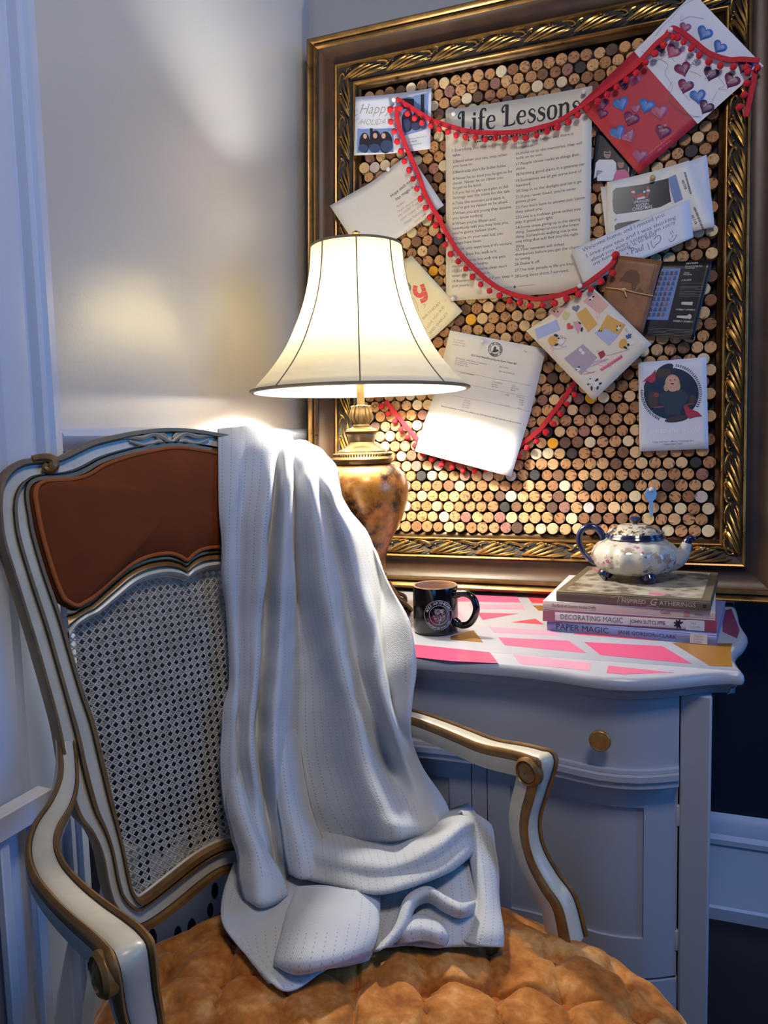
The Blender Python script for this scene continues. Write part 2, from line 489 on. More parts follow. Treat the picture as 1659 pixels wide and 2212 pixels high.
def cork_ring(r, h0, h1, seg):
    return [(r, h0), (r, h1 - .0012), (r - .0011, h1), ]
def add_cork(b, c, r, h, mi, ax, rot):
    seg = 14; vs_ = []
    for rr, hh in ((r, -.02), (r, h - .0007), (r - .0008, h)):
        for k in range(seg):
            a = 2 * math.pi * k / seg + rot
            vs_.append(c + ax[0] * rr * math.cos(a) + ax[1] * rr * math.sin(a) + ax[2] * hh)
    fs = []
    for i in range(2):
        for k in range(seg):
            k2 = (k + 1) % seg; fs.append((i * seg + k, i * seg + k2, (i + 1) * seg + k2, (i + 1) * seg + k))
    fs.append(tuple(2 * seg + k for k in range(seg)))
    b.add(vs_, fs, mi)
# hexagonal rows, slightly uneven
pitch = .0252; rowh = .0228; corks = []
rows = int((CV1 - CV0 - .010) / rowh); v0 = CV0 + .017
rr_ = random.Random(5)
for i in range(rows):
    v = v0 + i * rowh; n = int((CU1 - CU0 - .012) / pitch); u0 = CU0 + .0155 + (.5 * pitch if i % 2 else 0)
    if i % 2: n -= 1
    jog = rr_.uniform(-.002, .002)
    for k in range(n + (0 if i % 2 else 0)):
        u = u0 + k * ((CU1 - CU0 - .031) / (n - 1 if not i % 2 else n)) + rr_.uniform(-.0008, .0008) + (jog if 0 < k < n - 1 else 0)
        corks.append([u, v + rr_.uniform(-.0008, .0008), rr_.uniform(.0111, .0123), rr_.uniform(-.004, .003), rr_.choices(range(15), CW)[0], rr_.uniform(0, 6.28)])
# amber seals and black caps the photograph shows, set on the nearest cork
for px, py, mi in ((936, 572, 14), (1018, 697, 14), (1196, 951, 14), (1265, 858, 14), (938, 526, 13), (914, 1040, 13), (860, 1070, 13), (1086, 1088, 13), (1502, 1002, 13), (1360, 1036, 13), (1158, 1035, 13)):
    q = onF(px, py); j = min(range(len(corks)), key=lambda k: (corks[k][0] - q[0]) ** 2 + (corks[k][1] - q[1]) ** 2); corks[j][4] = mi
I3 = np.eye(3); protos = []
for mi, m_ in enumerate(CM_):
    b = MB(); add_cork(b, np.zeros(3), .0116, 0, 0, I3, 0); o = b.build('cork', m_, None, angle=28); protos.append(o.data); bpy.data.objects.remove(o)
# the 300 that show largest: the right and lower part of the board, clear of paper and lamp
def shown(c):
    p = F3(c[0], c[1]); d = np.linalg.norm(p - CAM)
    return d + (0.35 if (c[1] > .56 and c[0] < .80) else 0) + (.2 if c[0] < .27 else 0)
order = sorted(corks, key=shown); rest = MB(); cnt = 0
Bm = Matrix([[FX[i], FV[i], FN[i]] for i in range(3)])
for c in order:
    if cnt < 298:
        m = Bm @ Matrix.Rotation(c[5], 3, 'Z') @ Matrix.Rotation(rr_.uniform(-.05, .05), 3, 'X')
        inst('cork', protos[c[4]], board, F3(c[0], c[1], c[3]), m, c[2] / .0116); cnt += 1
    else:
        ca, sa = math.cos(c[5]), math.sin(c[5])
        add_cork(rest, F3(c[0], c[1], c[3]), c[2], 0, c[4], [FX * ca + FV * sa, FV * ca - FX * sa, FN], 0)
tag(rest.build('cork_field', CM_, board, angle=28), kind='stuff')
# ------------------------------------------------------------------ white serpentine washstand
ZD = .74; XC = .547
M_WHITE = paint('white_desk_paint', rgb(170, 170, 177), 0.30, 0.06)
desk = thing('washstand', 'white painted serpentine washstand with pink triangles painted on its top', 'desk', (XC, -.35, 0))
half = [(XC, -.662), (.62, -.663), (.68, -.670), (.735, -.683), (.79, -.678), (.84, -.655), (.885, -.625), (.912, -.612), (.930, -.609), (.938, -.596),
        (.933, -.56), (.931, -.515), (.938, -.47), (.950, -.43), (.960, -.376), (.957, -.32), (.955, -.27), (.957, -.19), (.957, -.03)]
right = catmull(half, 4)
left = np.array([(2 * XC - x, y) for x, y in right[::-1]])
OUT = np.concatenate([right, left[:-1]])
def inset(P, d):
    n = len(P); a = np.roll(P, -1, 0) - np.roll(P, 1, 0); a /= np.linalg.norm(a, axis=1)[:, None] + 1e-9
    return P + np.stack([-a[:, 1], a[:, 0]], 1) * d
b = MB(); rings = []
for z, d in ((.703, .026), (.707, .024), (.712, .022), (.716, .016), (.7185, .016), (.7195, .010), (.722, .006), (.727, .0045), (.733, .0055), (.738, .009), (.74, .013)):
    Q = inset(OUT, d); rings.append([(x, y, z) for x, y in Q])
b.grid(np.array(rings), closed_u=True); n = len(OUT)
b.f.append(tuple((len(rings) - 1) * n + k for k in range(n))); b.mi.append(0)
b.build('desk_top', M_WHITE, desk, angle=30)
def yf(x):
    xs = XC + abs(x - XC); i = np.argsort(right[:61, 0]); return float(np.interp(min(xs, .905), right[:33, 0], right[:33, 1]))
def serp(b, x0, x1, z0, z1, yo, th, n=22, mi=0, ztop=None):
    P = []
    for k in range(n + 1):
        x = x0 + (x1 - x0) * k / n; y = yf(x) + yo; zt = z1 if ztop is None else ztop(x)
        P.append([(x, y + th, z0), (x, y, z0), (x, y, zt), (x, y + th, zt)])
    b.grid(np.array(P), mi, closed_u=True)
    b.poly(P[0], mi); b.poly(P[-1], mi)
b = MB()                                              # carcass: sides, back, inner block
b.box((.872, -.31, .36), (.03, .53, .68)); b.box((2 * XC - .872, -.31, .36), (.03, .53, .68))
b.box((XC, -.055, .45), (.64, .02, .5)); b.box((XC, -.33, .20), (.64, .5, .02))
b.build('carcass', M_WHITE, desk, bevel=.003)
for s in (1, -1):
    b = MB(); x = XC + s * (.8695 - XC); b.box((x, -.580, .3515), (.043, .056, .703)); b.build('corner_post', M_WHITE, desk, bevel=.004)
b = MB(); serp(b, XC - .2995, XC + .2995, .595, .704, .036, .05)
dr = b.build('drawer', M_WHITE, desk, angle=30)
b = MB(); b.box((XC - .1, -.61, .644), (.001, .001, .001))
M_BRASS = mat('aged_brass_knob', rgb(176, 132, 70), .36, .4, color2=rgb(150, 110, 58), nscale=30)
kp = [(0, .0), (.006, .0), (.006, .010), (.009, .012), (.0140, .0135), (.0158, .016), (.0155, .018), (.014, .0192), (.0128, .0187), (.011, .0192), (.006, .0197), (0, .020)]
for s in (1, -1):
    b = MB(); b.lathe(kp, seg=28)
    x = XC + s * .192; o = b.build('knob', M_BRASS, None, angle=50); me = o.data; bpy.data.objects.remove(o)
    k = bpy.data.objects.new('knob', me); COL.objects.link(k); k.parent = dr
    k.location = Vector((x, yf(x) + .036, .640)) - Vector(desk.location); k.rotation_euler = (math.pi / 2, 0, 0)
b = MB()
for z0, z1, yo in ((.590, .595, .027), (.581, .5895, .018), (.570, .5805, .022)):
    serp(b, XC - .3, XC + .3, z0, z1, yo, .05)
b.build('waist_moulding', M_WHITE, desk, angle=30)
b = MB(); serp(b, XC - .012, XC + .012, .255, .570, .046, .03, 4); b.build('centre_stile', M_WHITE, desk, angle=30, bevel=.0015)
M_HINGE = mat('painted_hinge', rgb(190, 192, 200), .4, .1)
for s in (1, -1):
    a, c = sorted((XC + s * .0135, XC + s * .2990))
    b = MB(); p0, p1 = sorted((XC + s * .050, XC + s * .252))
    serp(b, a, p0, .262, .567, .046, .045, 6); serp(b, p1, c, .262, .567, .046, .045, 6)
    serp(b, p0, p1, .262, .325, .046, .022, 14); serp(b, p0, p1, .531, .567, .046, .022, 14)
    serp(b, p0, p1, .325, .531, .051, .010, 14)
    d_ = b.build('door', M_WHITE, desk, angle=30)
    for z in (.515, .318):
        b = MB(); xx = XC + s * .2985
        b.box((xx, -.600, z), (.008, .006, .030)); b.tube([(xx, -.604, z - .016), (xx, -.604, z + .016)], .0035, 8)
        b.build('hinge', M_HINGE, d_, bevel=.0008)
b = MB(); serp(b, XC - .3, XC + .3, .205, .257, .044, .02, 30); b.build('apron', M_WHITE, desk, angle=30)
# painted triangles on the top
def dsk(p): q = onz(p[0], p[1], ZD); return (q[0], q[1], ZD + .0001)
PAINTS = {'deep_pink_paint': rgb(200, 76, 116), 'rose_pink_paint': rgb(208, 100, 136), 'pale_pink_paint': rgb(220, 146, 172), 'coral_red_paint': rgb(218, 72, 86), 'gold_paint': rgb(138, 98, 42), 'plum_paint': rgb(120, 50, 92)}
S1 = lambda L_: [(880 + .217 * x, 1260 + .217 * y) for x, y in L_]
S2 = lambda L_: [(1220 + .2532 * x, 1330 + .2532 * y) for x, y in L_]
SH = [('rose_pink_paint', S1([(430, 116), (1090, 130), (1130, 192), (400, 180)])), ('pale_pink_paint', S1([(605, 210), (1150, 215), (1168, 262), (650, 255)])),
      ('deep_pink_paint', S1([(690, 292), (1100, 303), (750, 367)])), ('pale_pink_paint', S1([(440, 278), (520, 282), (578, 368), (440, 362)])),
      ('coral_red_paint', S1([(1035, 388), (1275, 352), (1360, 412)])), ('pale_pink_paint', S1([(808, 432), (1450, 475), (1530, 523), (860, 492)])),
      ('rose_pink_paint', [(1076, 1377), (1228, 1384), (1267, 1411), (1090, 1394)]), ('gold_paint', S1([(660, 467), (755, 590), (430, 562), (430, 530)])),
      ('deep_pink_paint', S1([(-60, 596), (820, 687), (905, 797), (430, 775), (-60, 722)])), ('pale_pink_paint', [(1107, 1414), (1276, 1432), (1274, 1449), (1124, 1434)]),
      ('deep_pink_paint', [(1262, 1387), (1431, 1396), (1495, 1434), (1297, 1415)]), ('rose_pink_paint', [(1314, 1438), (1455, 1453), (1347, 1457), (1310, 1454)]),
      ('coral_red_paint', [(1236, 1370), (1415, 1384), (1440, 1380), (1300, 1362)]), ('gold_paint', [(1452, 1389), (1582, 1390), (1578, 1406), (1582, 1440), (1534, 1439)]),
      ('plum_paint', [(1560, 1320), (1580, 1315), (1598, 1362), (1592, 1379), (1561, 1365)]), ('coral_red_paint', S1([(1195, 135), (1450, 138), (1450, 200), (1240, 198)])),
      ('gold_paint', S1([(1250, 222), (1450, 222), (1450, 272), (1305, 272)])), ('rose_pink_paint', S1([(560, 62), (870, 74), (800, 86), (560, 80)]))]
for c, pts in SH:
    b = MB(); P = [dsk(p) for p in pts]
    if np.cross(np.array(P[1]) - P[0], np.array(P[2]) - P[0])[2] < 0: P = P[::-1]
    b.prism(P, (0, 0, .0002)); b.build('painted_shape', mat(c, PAINTS[c], .28), desk, smooth=False)

# ------------------------------------------------------------------ lamp
YL = -.40
LX = ony(781, 930, YL)[0]
def lz(y_, px=None): return ony(px or 781, y_, YL)[2]
_dep = 1 / (nrm([0, 0, 1]) @ np.array([0, 0, 1]))
def lr(hw, y_):
    p = ony(781, y_, YL); d = CM.T @ (p - CAM); return hw * d[2] / F_PX
lamp = thing('table_lamp', 'table lamp with a cream bell shade and a mottled gold urn base, switched on', 'lamp', (LX, YL, ZD))
def LP(rows, off=0): return [(lr(h, y) + off, lz(y)) for h, y in rows]
shade_rows = [(98.7, 533), (100, 556), (102.5, 582), (109, 620), (121.5, 665), (138, 706), (158, 748), (184, 787), (212, 820), (234, 843)]
SP = catmull(np.array(LP(shade_rows)), 4)
M_SHADE = bpy.data.materials.new('cream_shade_fabric'); M_SHADE.use_nodes = True
t = NT(M_SHADE); t.n.remove(t.b)
out = t.n['Material Output']
df = t.add('ShaderNodeBsdfDiffuse'); tr = t.add('ShaderNodeBsdfTranslucent'); mx = t.add('ShaderNodeMixShader')
mp = t.add('ShaderNodeMapping'); mp.inputs['Scale'].default_value = (1, 1, 6); t.link(t.coords(), mp.inputs['Vector'])
cn = t.ramp(t.noise(mp.outputs[0], 9, 4, .6), [(.3, rgb(226, 212, 178)), (.7, rgb(240, 228, 200))])
t.link(cn, df.inputs['Color']); tr.inputs['Color'].default_value = rgb(252, 234, 178)
mx.inputs[0].default_value = .052; t.link(df.outputs[0], mx.inputs[1]); t.link(tr.outputs[0], mx.inputs[2]); t.link(mx.outputs[0], out.inputs['Surface'])
M_LINING = mat('white_shade_lining', rgb(232, 230, 228), .7)
M_SEAM = mat('taupe_shade_seam', rgb(120, 106, 84), .7)
c0 = (LX, YL, 0)
b = MB(); b.lathe([(r, z) for r, z in SP], c0, 64, cap=False)
shade = b.build('lamp_shade', M_SHADE, lamp, angle=60)
for k in range(8):
    a = 2 * math.pi * (k + .5) / 8 + math.atan2(CAM[1] - YL, CAM[0] - LX) - math.pi / 8
    b = MB(); b.tube([(LX + (r + .0006) * math.cos(a), YL + (r + .0006) * math.sin(a), z) for r, z in SP], .0013, 6, up=(math.cos(a), math.sin(a), 0))
    b.build('seam_rib', M_SEAM, shade)
def ring(r, z, t_, mi=0, n=64):
    b.tube([(LX + r * math.cos(2 * math.pi * k / n), YL + r * math.sin(2 * math.pi * k / n), z) for k in range(n)], t_, 8, mi, closed=True)
b = MB(); ring(SP[0][0], SP[0][1], .0024); b.build('top_trim', M_SEAM, shade)
b = MB(); ring(SP[-1][0], SP[-1][1], .0030); b.build('bottom_trim', M_SEAM, shade)
b = MB(); b.lathe([(SP[-1][0] - .002, SP[-1][1] + .001), (SP[-1][0] - .006, SP[-1][1] - .003), (SP[-1][0] - .010, SP[-1][1] + .001), (SP[-4][0] - .003, SP[-4][1])], c0, 64, cap=False)
b.build('rim_lining', M_LINING, shade)
M_AGED = mottled_metal('antique_brass', rgb(84, 66, 42), rgb(128, 104, 66), .36, 24, .7)
b = MB()
zt = SP[0][1]
for k in range(3):
    a = 2 * math.pi * k / 3 + .4; b.tube([(LX, YL, zt - .004), (LX + SP[0][0] * math.cos(a), YL + SP[0][0] * math.sin(a), zt)], .0016, 6)
ring(.006, zt - .004, .003, 0, 16); b.build('spider', M_AGED, lamp)
b = MB(); z0 = lz(516); z1 = lz(497)
b.lathe([(.0045, zt - .004), (.0045, z0), (.0075, z0 + .001), (.004, z0 + .004), (.0085, z0 + .007), (.0095, z0 + .011), (.007, z1 - .003), (0, z1 + .001)], c0, 16, lobes=8, lamp_=.06); b.build('finial', M_AGED, lamp)
b = MB()
zb = lz(700)
for s in (1, -1):
    b.tube(catmull([(LX, YL, zt - .006), (LX + s * .02, YL, zt - .012), (LX + s * .048, YL, zb + .05), (LX + s * .046, YL, zb - .01), (LX + s * .014, YL, zb - .05)], 5), .0018, 6)
b.build('harp', M_AGED, lamp)
zs = lz(772)
b = MB(); b.lathe([(.0135, zs - .03), (.0145, zs), (.0145, zs + .025), (.011, zs + .028), (0, zs + .028)], c0, 20); b.build('socket', M_AGED, lamp)
M_BULB = bpy.data.materials.new('lit_bulb'); M_BULB.use_nodes = True
e_ = M_BULB.node_tree.nodes['Principled BSDF']; e_.inputs['Emission Color'].default_value = (1.0, .98, .91, 1); e_.inputs['Emission Strength'].default_value = LAMP_W
e_.inputs['Base Color'].default_value = (1, .9, .7, 1)
b = MB(); zb0 = zs + .028
b.lathe([(.011, zb0), (.013, zb0 + .012), (.022, zb0 + .030), (.0285, zb0 + .046), (.0295, zb0 + .056), (.026, zb0 + .070), (.016, zb0 + .080), (0, zb0 + .083)], c0, 20); b.build('light_bulb', M_BULB, lamp)
neck = [(8.5, 770), (8.5, 874), (11, 876), (17, 877), (16, 880), (18, 888), (21, 902), (19, 911), (16, 917), (17, 919), (21, 920), (21, 923), (34, 928), (36, 932), (33, 936), (29, 938), (30, 945), (27, 955), (29, 960), (40, 968), (53, 974), (54, 977),
        (58, 979), (60, 984), (66, 988), (68, 991), (64, 995), (63, 1001), (58, 1004)]
b = MB(); b.lathe(LP(neck), c0, 40); b.build('stem', M_AGED, lamp, angle=35)
b = MB()
for k in range(12):
    a = 2 * math.pi * k / 12
    pts = [(lr(h, y) + .0006, lz(y)) for h, y in ((15.5, 915), (19.5, 908), (21.5, 900), (19.5, 889), (18, 881), (20.5, 877))]
    b.tube([(LX + r * math.cos(a), YL + r * math.sin(a), z) for r, z in pts], [.0022, .0034, .0038, .0034, .003, .0022], 6, up=(math.cos(a), math.sin(a), 0))
b.build('tulip_leaves', M_AGED, lamp)
b = MB()
rb = lr(62, 982); zb_ = lz(982)
for k in range(64):
    a = 2 * math.pi * k / 64; b.sphere((LX + rb * math.cos(a), YL + rb * math.sin(a), zb_), .0022, 6, 4, sc=(1, 1, 1.3))
b.build('beading', M_AGED, lamp)
M_URN = bpy.data.materials.new('mottled_gold_lacquer'); M_URN.use_nodes = True
t = NT(M_URN); v = t.coords(); n1 = t.noise(v, 13, 6, .72); n2 = t.noise(v, 40, 5, .7)
n3 = t.math('ADD', t.math('MULTIPLY', n1, .8), t.math('MULTIPLY', n2, .2))
t.link(t.ramp(n3, [(.40, rgb(24, 17, 14)), (.45, rgb(58, 36, 18)), (.50, rgb(132, 84, 34)), (.58, rgb(168, 114, 46)), (.70, rgb(130, 82, 34))]), t.b.inputs['Base Color'])
t.b.inputs['Metallic'].default_value = .35; t.b.inputs['Roughness'].default_value = .30; t.b.inputs['Coat Weight'].default_value = .3; t.b.inputs['Coat Roughness'].default_value = .15
urn = [(57, 1003), (63, 1004), (70, 1006), (84, 1018), (93, 1033), (97.5, 1052), (96, 1075), (90, 1099), (82, 1122), (70, 1145), (59, 1166), (50, 1185), (46, 1204), (43, 1222), (41, 1240)]
b = MB(); b.lathe(catmull(np.array(LP(urn)), 3), c0, 48); b.build('urn', M_URN, lamp, angle=60)
M_FOOT = mottled_metal('dark_bronze_foot', rgb(52, 40, 28), rgb(104, 80, 46), .38, 20, .6)
zf = lz(1240)
b = MB(); b.lathe([(.034, zf + .004), (.042, zf), (.040, zf - .012), (.050, zf - .018), (.070, ZD + .030), (.078, ZD + .026), (.074, ZD + .018), (.080, ZD + .010), (.088, ZD + .005), (.086, ZD + .0012), (0, ZD + .0012)], c0, 48)
b.build('foot', M_FOOT, lamp, angle=40)
b = MB()
for k in range(8):
    a = 2 * math.pi * k / 8
    f_ = lambda rr, dz, da: (LX + rr * math.cos(a + da), YL + rr * math.sin(a + da), ZD + dz)
    b.tube(catmull([f_(.062, .040, -.25), f_(.080, .030, -.1), f_(.090, .014, .1), f_(.084, .007, .28), f_(.078, .014, .2), f_(.083, .020, .1)], 4), .004, 6)
b.build('foot_scrolls', M_FOOT, lamp)
# ------------------------------------------------------------------ armchair
_a = onz(278, 2040, .67); _b = onz(1165, 1632, .67)
CU = nrm([_b[0] - _a[0], _b[1] - _a[1], 0]); CW3 = np.array([CU[1], -CU[0], 0]); MID = (_a + _b) / 2; MID[2] = 0
WO, LEAN = .355, .15
BN = nrm(CW3 + np.array([0, 0, LEAN]))                    # outward normal of the back
def Q3(u, w, z): return MID + CU * u + CW3 * w + np.array([0, 0, z])
def B3D(u, z, h=0.0): return Q3(u, -WO - (z - .43) * LEAN, z) + BN * h
def BK(px, py, h=0.0):
    p = onpl(px, py, B3D(0, .43, h), BN)
    return np.array([(p - MID) @ CU, p[2] - BN[2] * h])
def PW(px, py, w):
    return onpl(px, py, Q3(0, w, 0), CW3)
def quw(p): d = np.array(p) - MID; return np.array([d @ CU, d @ CW3, d[2]])

M_IVORY = mat('ivory_chair_paint', rgb(206, 196, 174), .32, color2=rgb(192, 182, 160), nscale=20, bump=(60, .05))
M_CGOLD = mottled_metal('rubbed_gold_paint', rgb(118, 84, 44), rgb(148, 108, 58), .34, 30, .3)
M_VELV = bpy.data.materials.new('rust_velvet'); M_VELV.use_nodes = True
def velvet(m, c1, c2, c3, sc, lo=.3, hi=.7, sheen=.5):
    t = NT(m); v = t.coords(); n = t.noise(v, sc, 5, .6); n2 = t.noise(v, sc * 5, 3, .6)
    f = t.math('ADD', t.math('MULTIPLY', n, .75), t.math('MULTIPLY', n2, .25))
    t.link(t.ramp(f, [(lo, c1), (.5, c2), (hi, c3)]), t.b.inputs['Base Color'])
    t.b.inputs['Roughness'].default_value = .75; t.b.inputs['Sheen Weight'].default_value = sheen
    t.b.inputs['Sheen Roughness'].default_value = .35; t.b.inputs['Sheen Tint'].default_value = (1, .72, .42, 1)
    t.b.inputs['Specular IOR Level'].default_value = .2
    t.bump(t.noise(v, 420, 2), .12, .001)
velvet(M_VELV, rgb(104, 46, 16), rgb(114, 52, 18), rgb(124, 58, 22), 6, sheen=.25)
M_SEATV = bpy.data.materials.new('orange_velvet'); M_SEATV.use_nodes = True
velvet(M_SEATV, rgb(136, 74, 22), rgb(178, 110, 46), rgb(208, 152, 90), 17, .36, .62)
M_PIPE = bpy.data.materials.new('rust_piping'); M_PIPE.use_nodes = True
velvet(M_PIPE, rgb(146, 72, 28), rgb(162, 84, 36), rgb(172, 92, 42), 20)
M_BROWNLINE = mat('dark_gold_groove', rgb(58, 42, 26), .6)  # brown strips between the gold beads and the ivory

chair = thing('armchair', 'ivory and gold French armchair with rust velvet, cane back and tufted orange seat', 'armchair', Q3(0, -.1, 0))
def mirror_list(P):                                         # u -> -u, reversed
    return [(-u, z) for u, z in P[::-1]]
pairs = [((360, 925), (360, 968)), ((300, 930), (300, 979)), ((245, 940), (245, 994)), ((205, 949), (210, 1008)), ((175, 960), (188, 1022)),
         ((150, 973), (160, 1034)), ((128, 985), (125, 1039)), ((98, 990), (90, 1040)), ((67, 990), (72, 1046)), ((37, 996), (64, 1056)), ((13, 1015), (61, 1070)),
         ((-3, 1045), (63, 1090)), ((-5, 1090), (67, 1115)), ((2, 1165), (75, 1155)), ((32, 1265), (98, 1235)), ((67, 1379), (130, 1325)),
         ((98, 1487), (152, 1400)), ((121, 1574), (176, 1480)), ((133, 1642), (201, 1550)), ((142, 1700), (220, 1625)), ((165, 1765), (243, 1725)),
         ((195, 1800), (256, 1784)), ((216, 1848), (266, 1830)), ((230, 1919), (278, 1890)), ((250, 1969), (286, 1920)), ((287, 2006), (298, 1937)),
         ((314, 2010), (312, 1934)), ((371, 1973), (358, 1898)), ((439, 1916), (420, 1850)), ((478, 1890), (470, 1822))]
o_ = [BK(*a) for a, c in pairs]; i_ = [BK(*c) for a, c in pairs]
for L_ in (o_, i_):
    L_[0][0] = 0; L_[-1][0] = 0
def ringline(L_): return catmull(np.array([tuple(p) for p in L_] + [(-u, z) for u, z in L_[-2:0:-1]]), 6, closed=True)
RO, RI = ringline(o_), ringline(i_); NR = len(RO)
# moulded ring: fractions for crest-like and stile-like runs
hs = [-.026, .004, .0085, .0085, .003, .0005, .0005, .003, .008, .008, .003, .001, .001, .003, .0075, .0075, .002, -.016]
fc = [0, 0, .05, .20, .25, .27, .66, .67, .70, .72, .73, .74, .75, .76, .80, .96, 1.0, 1.0]
fs_ = [0, 0, .03, .10, .13, .15, .40, .42, .45, .54, .57, .585, .82, .84, .87, .97, 1.0, 1.0]
mi_ = [1, 1, 1, 1, 2, 0, 0, 2, 1, 1, 2, 0, 0, 2, 1, 1, 1]
half_n = (NR) // 2
G = []
for k in range(NR):
    kk = k if k <= half_n else NR - k                       # index along one half
    g = kk / 6.0                                            # key index
    tw = np.clip((g - 9) / 3, 0, 1) * (1 - np.clip((g - 23.5) / 2.5, 0, 1))
    row = []
    for h, a, c in zip(hs, fc, fs_):
        f = a * (1 - tw) + c * tw
        p = RO[k] * (1 - f) + RI[k] * f
        row.append(B3D(p[0], p[1], h))
    G.append(row)
b = MB(); G.append(G[0]); b.grid(np.array(G), 0)
m_ = len(hs) - 1; b.mi = [mi_[i % m_] for i in range(len(b.f))]
CHM = [M_IVORY, M_CGOLD, M_BROWNLINE]
b.build('back_frame', CHM, chair, angle=45)
b = MB()                                                    # plain rear skin of the frame
G = [[B3D(*(RO[k % NR]), -.026), B3D(*(RI[k % NR]), -.026), B3D(*(RI[k % NR]), -.014)] for k in range(NR + 1)]; b.grid(np.array(G)); b.build('back_frame_rear', M_IVORY, chair)
# scroll corners and crest carving
for s in (1, -1):
    b = MB(); pts = [(66, 993), (88, 990), (106, 993), (112, 1003), (108, 1014), (99, 1017), (93, 1011), (97, 1004)]
    P = catmull(np.array([BK(*p) for p in pts]), 5)
    b.tube([B3D(s * u, z, .008) for u, z in P], list(np.linspace(.0045, .0075, len(P) // 2)) + list(np.linspace(.0075, .003, len(P) - len(P) // 2)), 8, up=BN)
    b.build('corner_scroll', M_CGOLD, chair)
b = MB()
for s in (1, -1):
    for pts, r in (([(0, -.008), (.012, .001), (.026, .006), (.042, .001), (.058, .002), (.070, .001)], .0042), ([(.006, -.011), (.02, -.005), (.034, -.010), (.048, -.008), (.062, -.003)], .0036),
                   ([(.004, .000), (.012, .006), (.020, .002), (.014, -.004)], .003)):
        P = catmull(np.array(pts), 5); u0, z0 = BK(360, 947); n = len(P)
        b.tube([B3D(s * u, z0 + z, .004) for u, z in P], [r * (.35 + .65 * math.sin(math.pi * min(1, (i + 1) / n) ** .8)) for i in range(n)], 6, up=BN)
b.build('crest_carving', mat('worn_ivory_carving', rgb(176, 164, 140), .4), chair)
# mid rail between upholstery and cane
uph_bot = [BK(*p) for p in [(140, 1312), (155, 1316), (172, 1307), (189, 1297), (230, 1260), (270, 1227), (311, 1207), (354, 1200), (380, 1206), (400, 1214)]]
cane_top = [BK(*p) for p in [(146, 1385), (162, 1356), (185, 1338), (213, 1324), (250, 1294), (290, 1262), (325, 1248), (360, 1243), (388, 1246), (412, 1250)]]
uph_bot[-1][0] = 0; cane_top[-1][0] = 0
MU = catmull(np.array([tuple(p) for p in uph_bot] + [(-u, z) for u, z in uph_bot[-2::-1]]), 5)
ML = catmull(np.array([tuple(p) for p in cane_top] + [(-u, z) for u, z in cane_top[-2::-1]]), 5)
hm = [-.016, .003, .008, .0085, .005, .002, .006, .0085, .004, .0015, .002, .0075, .009, .006, .001, -.012]
fm = [0, 0, .08, .18, .24, .28, .34, .52, .58, .60, .64, .70, .82, .94, 1, 1]
mm = [1, 1, 1, 1, 2, 1, 1, 1, 2, 0, 0, 0, 0, 0, 0]
G = [[B3D(*(MU[k] * (1 - f) + ML[k] * f), h + .0012) for f, h in zip(fm, hm)] for k in range(len(MU))]
b = MB(); b.grid(np.array(G)); b.mi = [mm[i % (len(fm) - 1)] for i in range(len(b.f))]; b.build('mid_rail', CHM, chair, angle=45)
# upholstered panel: outline closed, domed
ul = [BK(*p) for p in [(360, 968), (300, 979), (245, 994), (210, 1008), (188, 1022), (160, 1034), (125, 1039), (90, 1040), (72, 1046), (64, 1056), (61, 1072), (63, 1092), (75, 1155), (98, 1235), (120, 1292), (135, 1308)]]
ul[0][0] = 0; half_o = [tuple(p) for p in ul] + [tuple(p) for p in uph_bot[1:]]
UO = catmull(np.array(half_o + [(-u, z) for u, z in half_o[-2:0:-1]]), 5, closed=True)
uc = np.array([0, (UO[:, 1].max() + UO[:, 1].min()) / 2 + .034])
G = []
for s_, h in ((1.0, -.006), (1.0, .004), (.985, .009), (.965, .0115), (.93, .0135), (.85, .0165), (.7, .021), (.5, .024), (.3, .0255), (.12, .026)):
    G.append([B3D(*(uc + (p - uc) * (1 - (1 - s_) * min(1.0, 1))), h) for p in UO])
b = MB(); b.grid(np.array(G), closed_u=True); n = len(UO); b.f.append(tuple((len(G) - 1) * n + k for k in range(n))); b.mi.append(0)
up = b.build('back_upholstery', M_VELV, chair)
b = MB(); b.tube([B3D(*(uc + (p - uc) * .972), .0125) for p in UO], .0030, 8, closed=True, up=BN); b.build('piping', M_PIPE, up)
# ---- cane: strands woven over the opening
ci = [i_[k] for k in range(16, len(i_))]                   # left side down to the bottom centre
cl = [tuple(p) for p in cane_top[::-1]] + [tuple(p) for p in ci]
CO = np.array(cl + [(-u, z) for u, z in cl[-2:0:-1]])
CO = catmull(CO, 4, closed=True)
def clip(p0, d):
    """inside intervals of the line p0 + t d with the cane outline"""
    ts = []; n = np.array([-d[1], d[0]])
    s = (CO - p0) @ n
    for k in range(len(CO)):
        a, c = s[k], s[(k + 1) % len(CO)]
        if (a > 0) != (c > 0):
            q = CO[k] + (CO[(k + 1) % len(CO)] - CO[k]) * (a / (a - c)); ts.append((q - p0) @ d)
    ts.sort(); return [(ts[i], ts[i + 1]) for i in range(0, len(ts) - 1, 2)]
def strand(b, p0, d, w, h, wob=0.0, per=.0115):
    for t0, t1 in clip(np.array(p0, float), np.array(d, float)):
        n = np.array([-d[1], d[0]]); A = np.array(p0) + np.array(d) * t0; Bq = np.array(p0) + np.array(d) * t1
        k = 1; V = []
        for i in range(k + 1):
            q = A + (Bq - A) * i / k
            V += [B3D(*(q + n * w / 2), h - .0003), B3D(*q, h + .0004), B3D(*(q - n * w / 2), h - .0003)]
        b.add(V, [f for i in range(k) for f in ((3 * i, 3 * i + 1, 3 * i + 4, 3 * i + 3), (3 * i + 1, 3 * i + 2, 3 * i + 5, 3 * i + 4))])
umin, zmin = CO.min(0); umax, zmax = CO.max(0)
